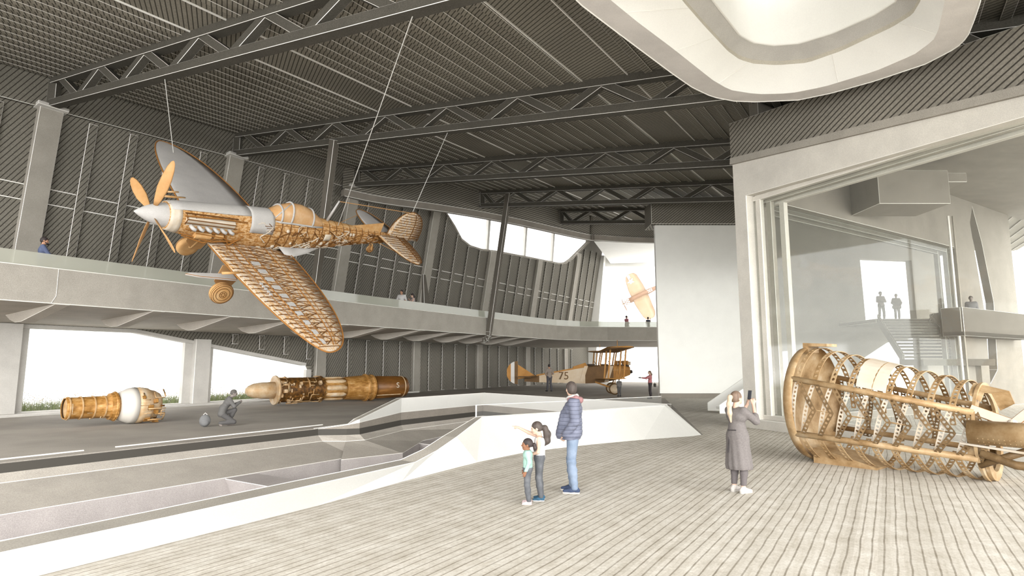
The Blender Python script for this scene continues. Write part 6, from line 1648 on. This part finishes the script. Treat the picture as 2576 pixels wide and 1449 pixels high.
# crouching visitor by the second window
kp = onz(566, 1072)
J = dict(pelvis=(0, -.12, .42), waist=(0, -.08, .60), chest=(0, .06, .80), neck=(0, .14, .96), head=(0, .22, 1.09), hf=(.1, 1, -.1), sl=(-.17, .08, .90), sr=(.17, .08, .90), el=(-.2, .24, .66), wl=(-.08, .38, .76), er=(.2, .24, .66), wr=(.06, .40, .78), hl=(-.09, -.1, .40), hr=(.09, -.1, .40), kl=(-.12, .28, .52), al=(-.12, .08, .09), tl=(-.13, .26, .03), kr=(.12, .26, .14), ar=(.12, -.16, .12), tr=(.12, -.10, .03))
h = .014
r, d, S, P, B, torso, arm, leg = figure('person', tuple(kp), math.radians(-62), 1.72, J, 'person in dark grey crouching on the gallery floor by the windows', 'grey', h)
cloth('coat', lambda q: (torso(q), arm(q, 'l'), arm(q, 'r')), fab('dark_grey_coat', (112, 110, 108)), r, h, .022, clip=[((0, 0, 1), .97), ((0, 0, -1), -.3)])
cloth('trousers', lambda q: (leg(q, 'l'), leg(q, 'r')), fab('grey_trousers', (98, 96, 95)), r, h, .018, clip=[((0, 0, -1), -.06)])
cap_hair(P, B, S, r, fab('grey_hair', (108, 104, 100)), h)
rk = empty('rucksack', mat=Matrix.Translation(kp + Vector((-.55, -.25, 0))) @ Matrix.Rotation(.5, 4, 'Z'), label='grey rucksack on the floor behind the crouching person', cat='bag')
sd = SDF(.014); sd.ell(vv(0, 0, .2), vv(.17, .13, .2), None, .02); sd.ell(vv(0, -.1, .14), vv(.11, .06, .1), None, .03); sdf_mesh('pouch', sd, fab('grey_canvas', (128, 128, 128)), rk, clip=[((0, 0, -1), 0.0)])
m = MB(); m.tube([(-.06, .0, .39), (0, .0, .45), (.06, .0, .39)], .012, 6); mesh('handle', m, M_CONC_L, rk)
# visitor just showing over the rim behind the biplane wheel
simple(0, 0, 0, 10, 1.15, 'small grey clad child behind the biplane wheel', 'grey', (128, 124, 122), (100, 98, 98), fab('pale_hair', (150, 140, 132)), pt=Vector((ony(1558, 990, 38.0).x, 38.0, 0)), h=.018)
# gallery visitors
def onmz(px, b): 
    p = onb(px, 680, b); return Vector((p.x, p.y, ZF))
simple(0, 0, 0, -50, 1.80, 'bearded man in a blue shirt leaning on the gallery at far left', 'tan', (98, 108, 138), (80, 80, 84), M_HAIRB, dict(hf=(.15, 1, -.05), el=(-.2, .16, 1.14), wl=(-.1, .34, 1.05), er=(.2, .16, 1.14), wr=(.1, .34, 1.05)), pt=onmz(103, BM + .95), sleeves=2, face=True, h=.012)
sd = SDF(.010)
for p_ in ((-.045, .05, -.075), (.045, .05, -.075), (0, .075, -.10)): pass
r = [o for o in COL.objects if o.type == 'EMPTY' and o.get('label', '').startswith('bearded')][0]
hd = vv(0, .02, 1.615) * (1.8 / 1.75); sd.chain([hd + vv(-.06, .02, -.06), hd + vv(-.045, .07, -.10), hd + vv(0, .10, -.11), hd + vv(.045, .07, -.10), hd + vv(.06, .02, -.06)], [.018, .022, .024, .022, .018], .02)
sdf_mesh('beard', sd, M_HAIRB, r)
simple(0, 0, 0, 165, 1.82, 'man in a white V neck shirt at the gallery glass, left one of the couple', 'tan', (226, 224, 222), (90, 88, 90), M_HAIRB, dict(hf=(.1, 1, -.12), el=(-.28, .02, 1.16), wl=(-.2, .2, 1.08), er=(.28, .02, 1.16), wr=(.2, .2, 1.08)), pt=onmz(1012, BM + .8), face=True, h=.014)
simple(0, 0, 0, 120, 1.70, 'dark haired woman in a pale top at the gallery glass, right one of the couple', 'light', (216, 200, 200), (96, 92, 94), M_HAIRB, dict(hf=(.1, 1, -.3), el=(-.2, .12, 1.16), wl=(-.06, .2, 1.34)), pt=onmz(1039, BM + .8), longhair=True, sleeves=False, h=.014)
for px, yw, H_, lb, tpc, lgc, sk_ in ((1576, -60, 1.80, 'man in a pinkish red shirt on the far end of the gallery', (196, 128, 138), (84, 84, 90), False), (1630, 10, 1.68, 'woman in a dark dress seen from behind on the far end of the gallery', (70, 72, 86), (96, 98, 108), True)):
    p = ony(px, 800, 52.2); p.z = ZF
    simple(0, 0, 0, yw, H_, lb, 'tan' if not sk_ else 'light', tpc, lgc, M_HAIRB, (dict(er=(.24, .02, 1.3), wr=(.26, .1, 1.58)) if sk_ else dict(el=(-.2, .12, 1.15), wl=(-.05, .24, 1.1))), pt=p, skirt=sk_, h=.02, sleeves=(not sk_))
# silhouettes in the upper doorway and side gallery of the pavilion
M_GH = fab('shade_grey', (128, 124, 124))
for px, yw, H_, lb, bulk, J in ((2219, 180, 1.80, 'slim person with folded arms in the bright upper doorway, left one', 0, dict(el=(-.24, .04, 1.14), wl=(.02, .18, 1.18), er=(.24, .04, 1.14), wr=(-.02, .16, 1.12), al=(-.14, -.03, .09), kl=(-.13, .02, .5), ar=(.14, -.03, .09), kr=(.13, .02, .5), tl=(-.16, .14, .03), tr=(.16, .14, .03))), (2258, 170, 1.66, 'person in a bulky jacket in the bright upper doorway, right one', 1, dict(el=(-.27, .02, 1.16), wl=(-.14, .14, .98), er=(.27, .02, 1.16), wr=(.14, .14, .98), hf=(.5, .8, .1)))):
    p = ony(px, 800, 35.3); p.z = zl
    simple(0, 0, 0, yw, H_, lb, 'grey', (120, 116, 118) if bulk else (150, 140, 138), (104, 102, 104), fab('shade_hair', (104, 100, 100)), J, pt=p, h=.018, sleeves=2)
    if bulk:
        rt = [o for o in COL.objects if o.type == 'EMPTY' and o.get('label') == lb][0]
        sd = SDF(.018); sd.cone(vv(-.1, 0, 1.22), vv(.1, 0, 1.22), .15, .15, .05); sd.cone(vv(-.1, 0, .85), vv(.1, 0, .85), .15, .15, .08); sd.cone(vv(0, 0, 1.2), vv(0, 0, .85), .16, .16, .05); sdf_mesh('jacket', sd, fab('shade_jacket', (118, 116, 120)), rt, clip=[((0, 0, -1), -.74)])
pg = hit(2443, 760, QN, QN.dot(SV(0, 0, -.40))); pg.z = zg
simple(0, 0, 0, 150, 1.72, 'grey person behind the side gallery parapet right of the upper doorway', 'grey', (128, 126, 128), (110, 108, 110), fab('shade_hair_dark', (96, 92, 92)), pt=pg, h=.018, sleeves=2)
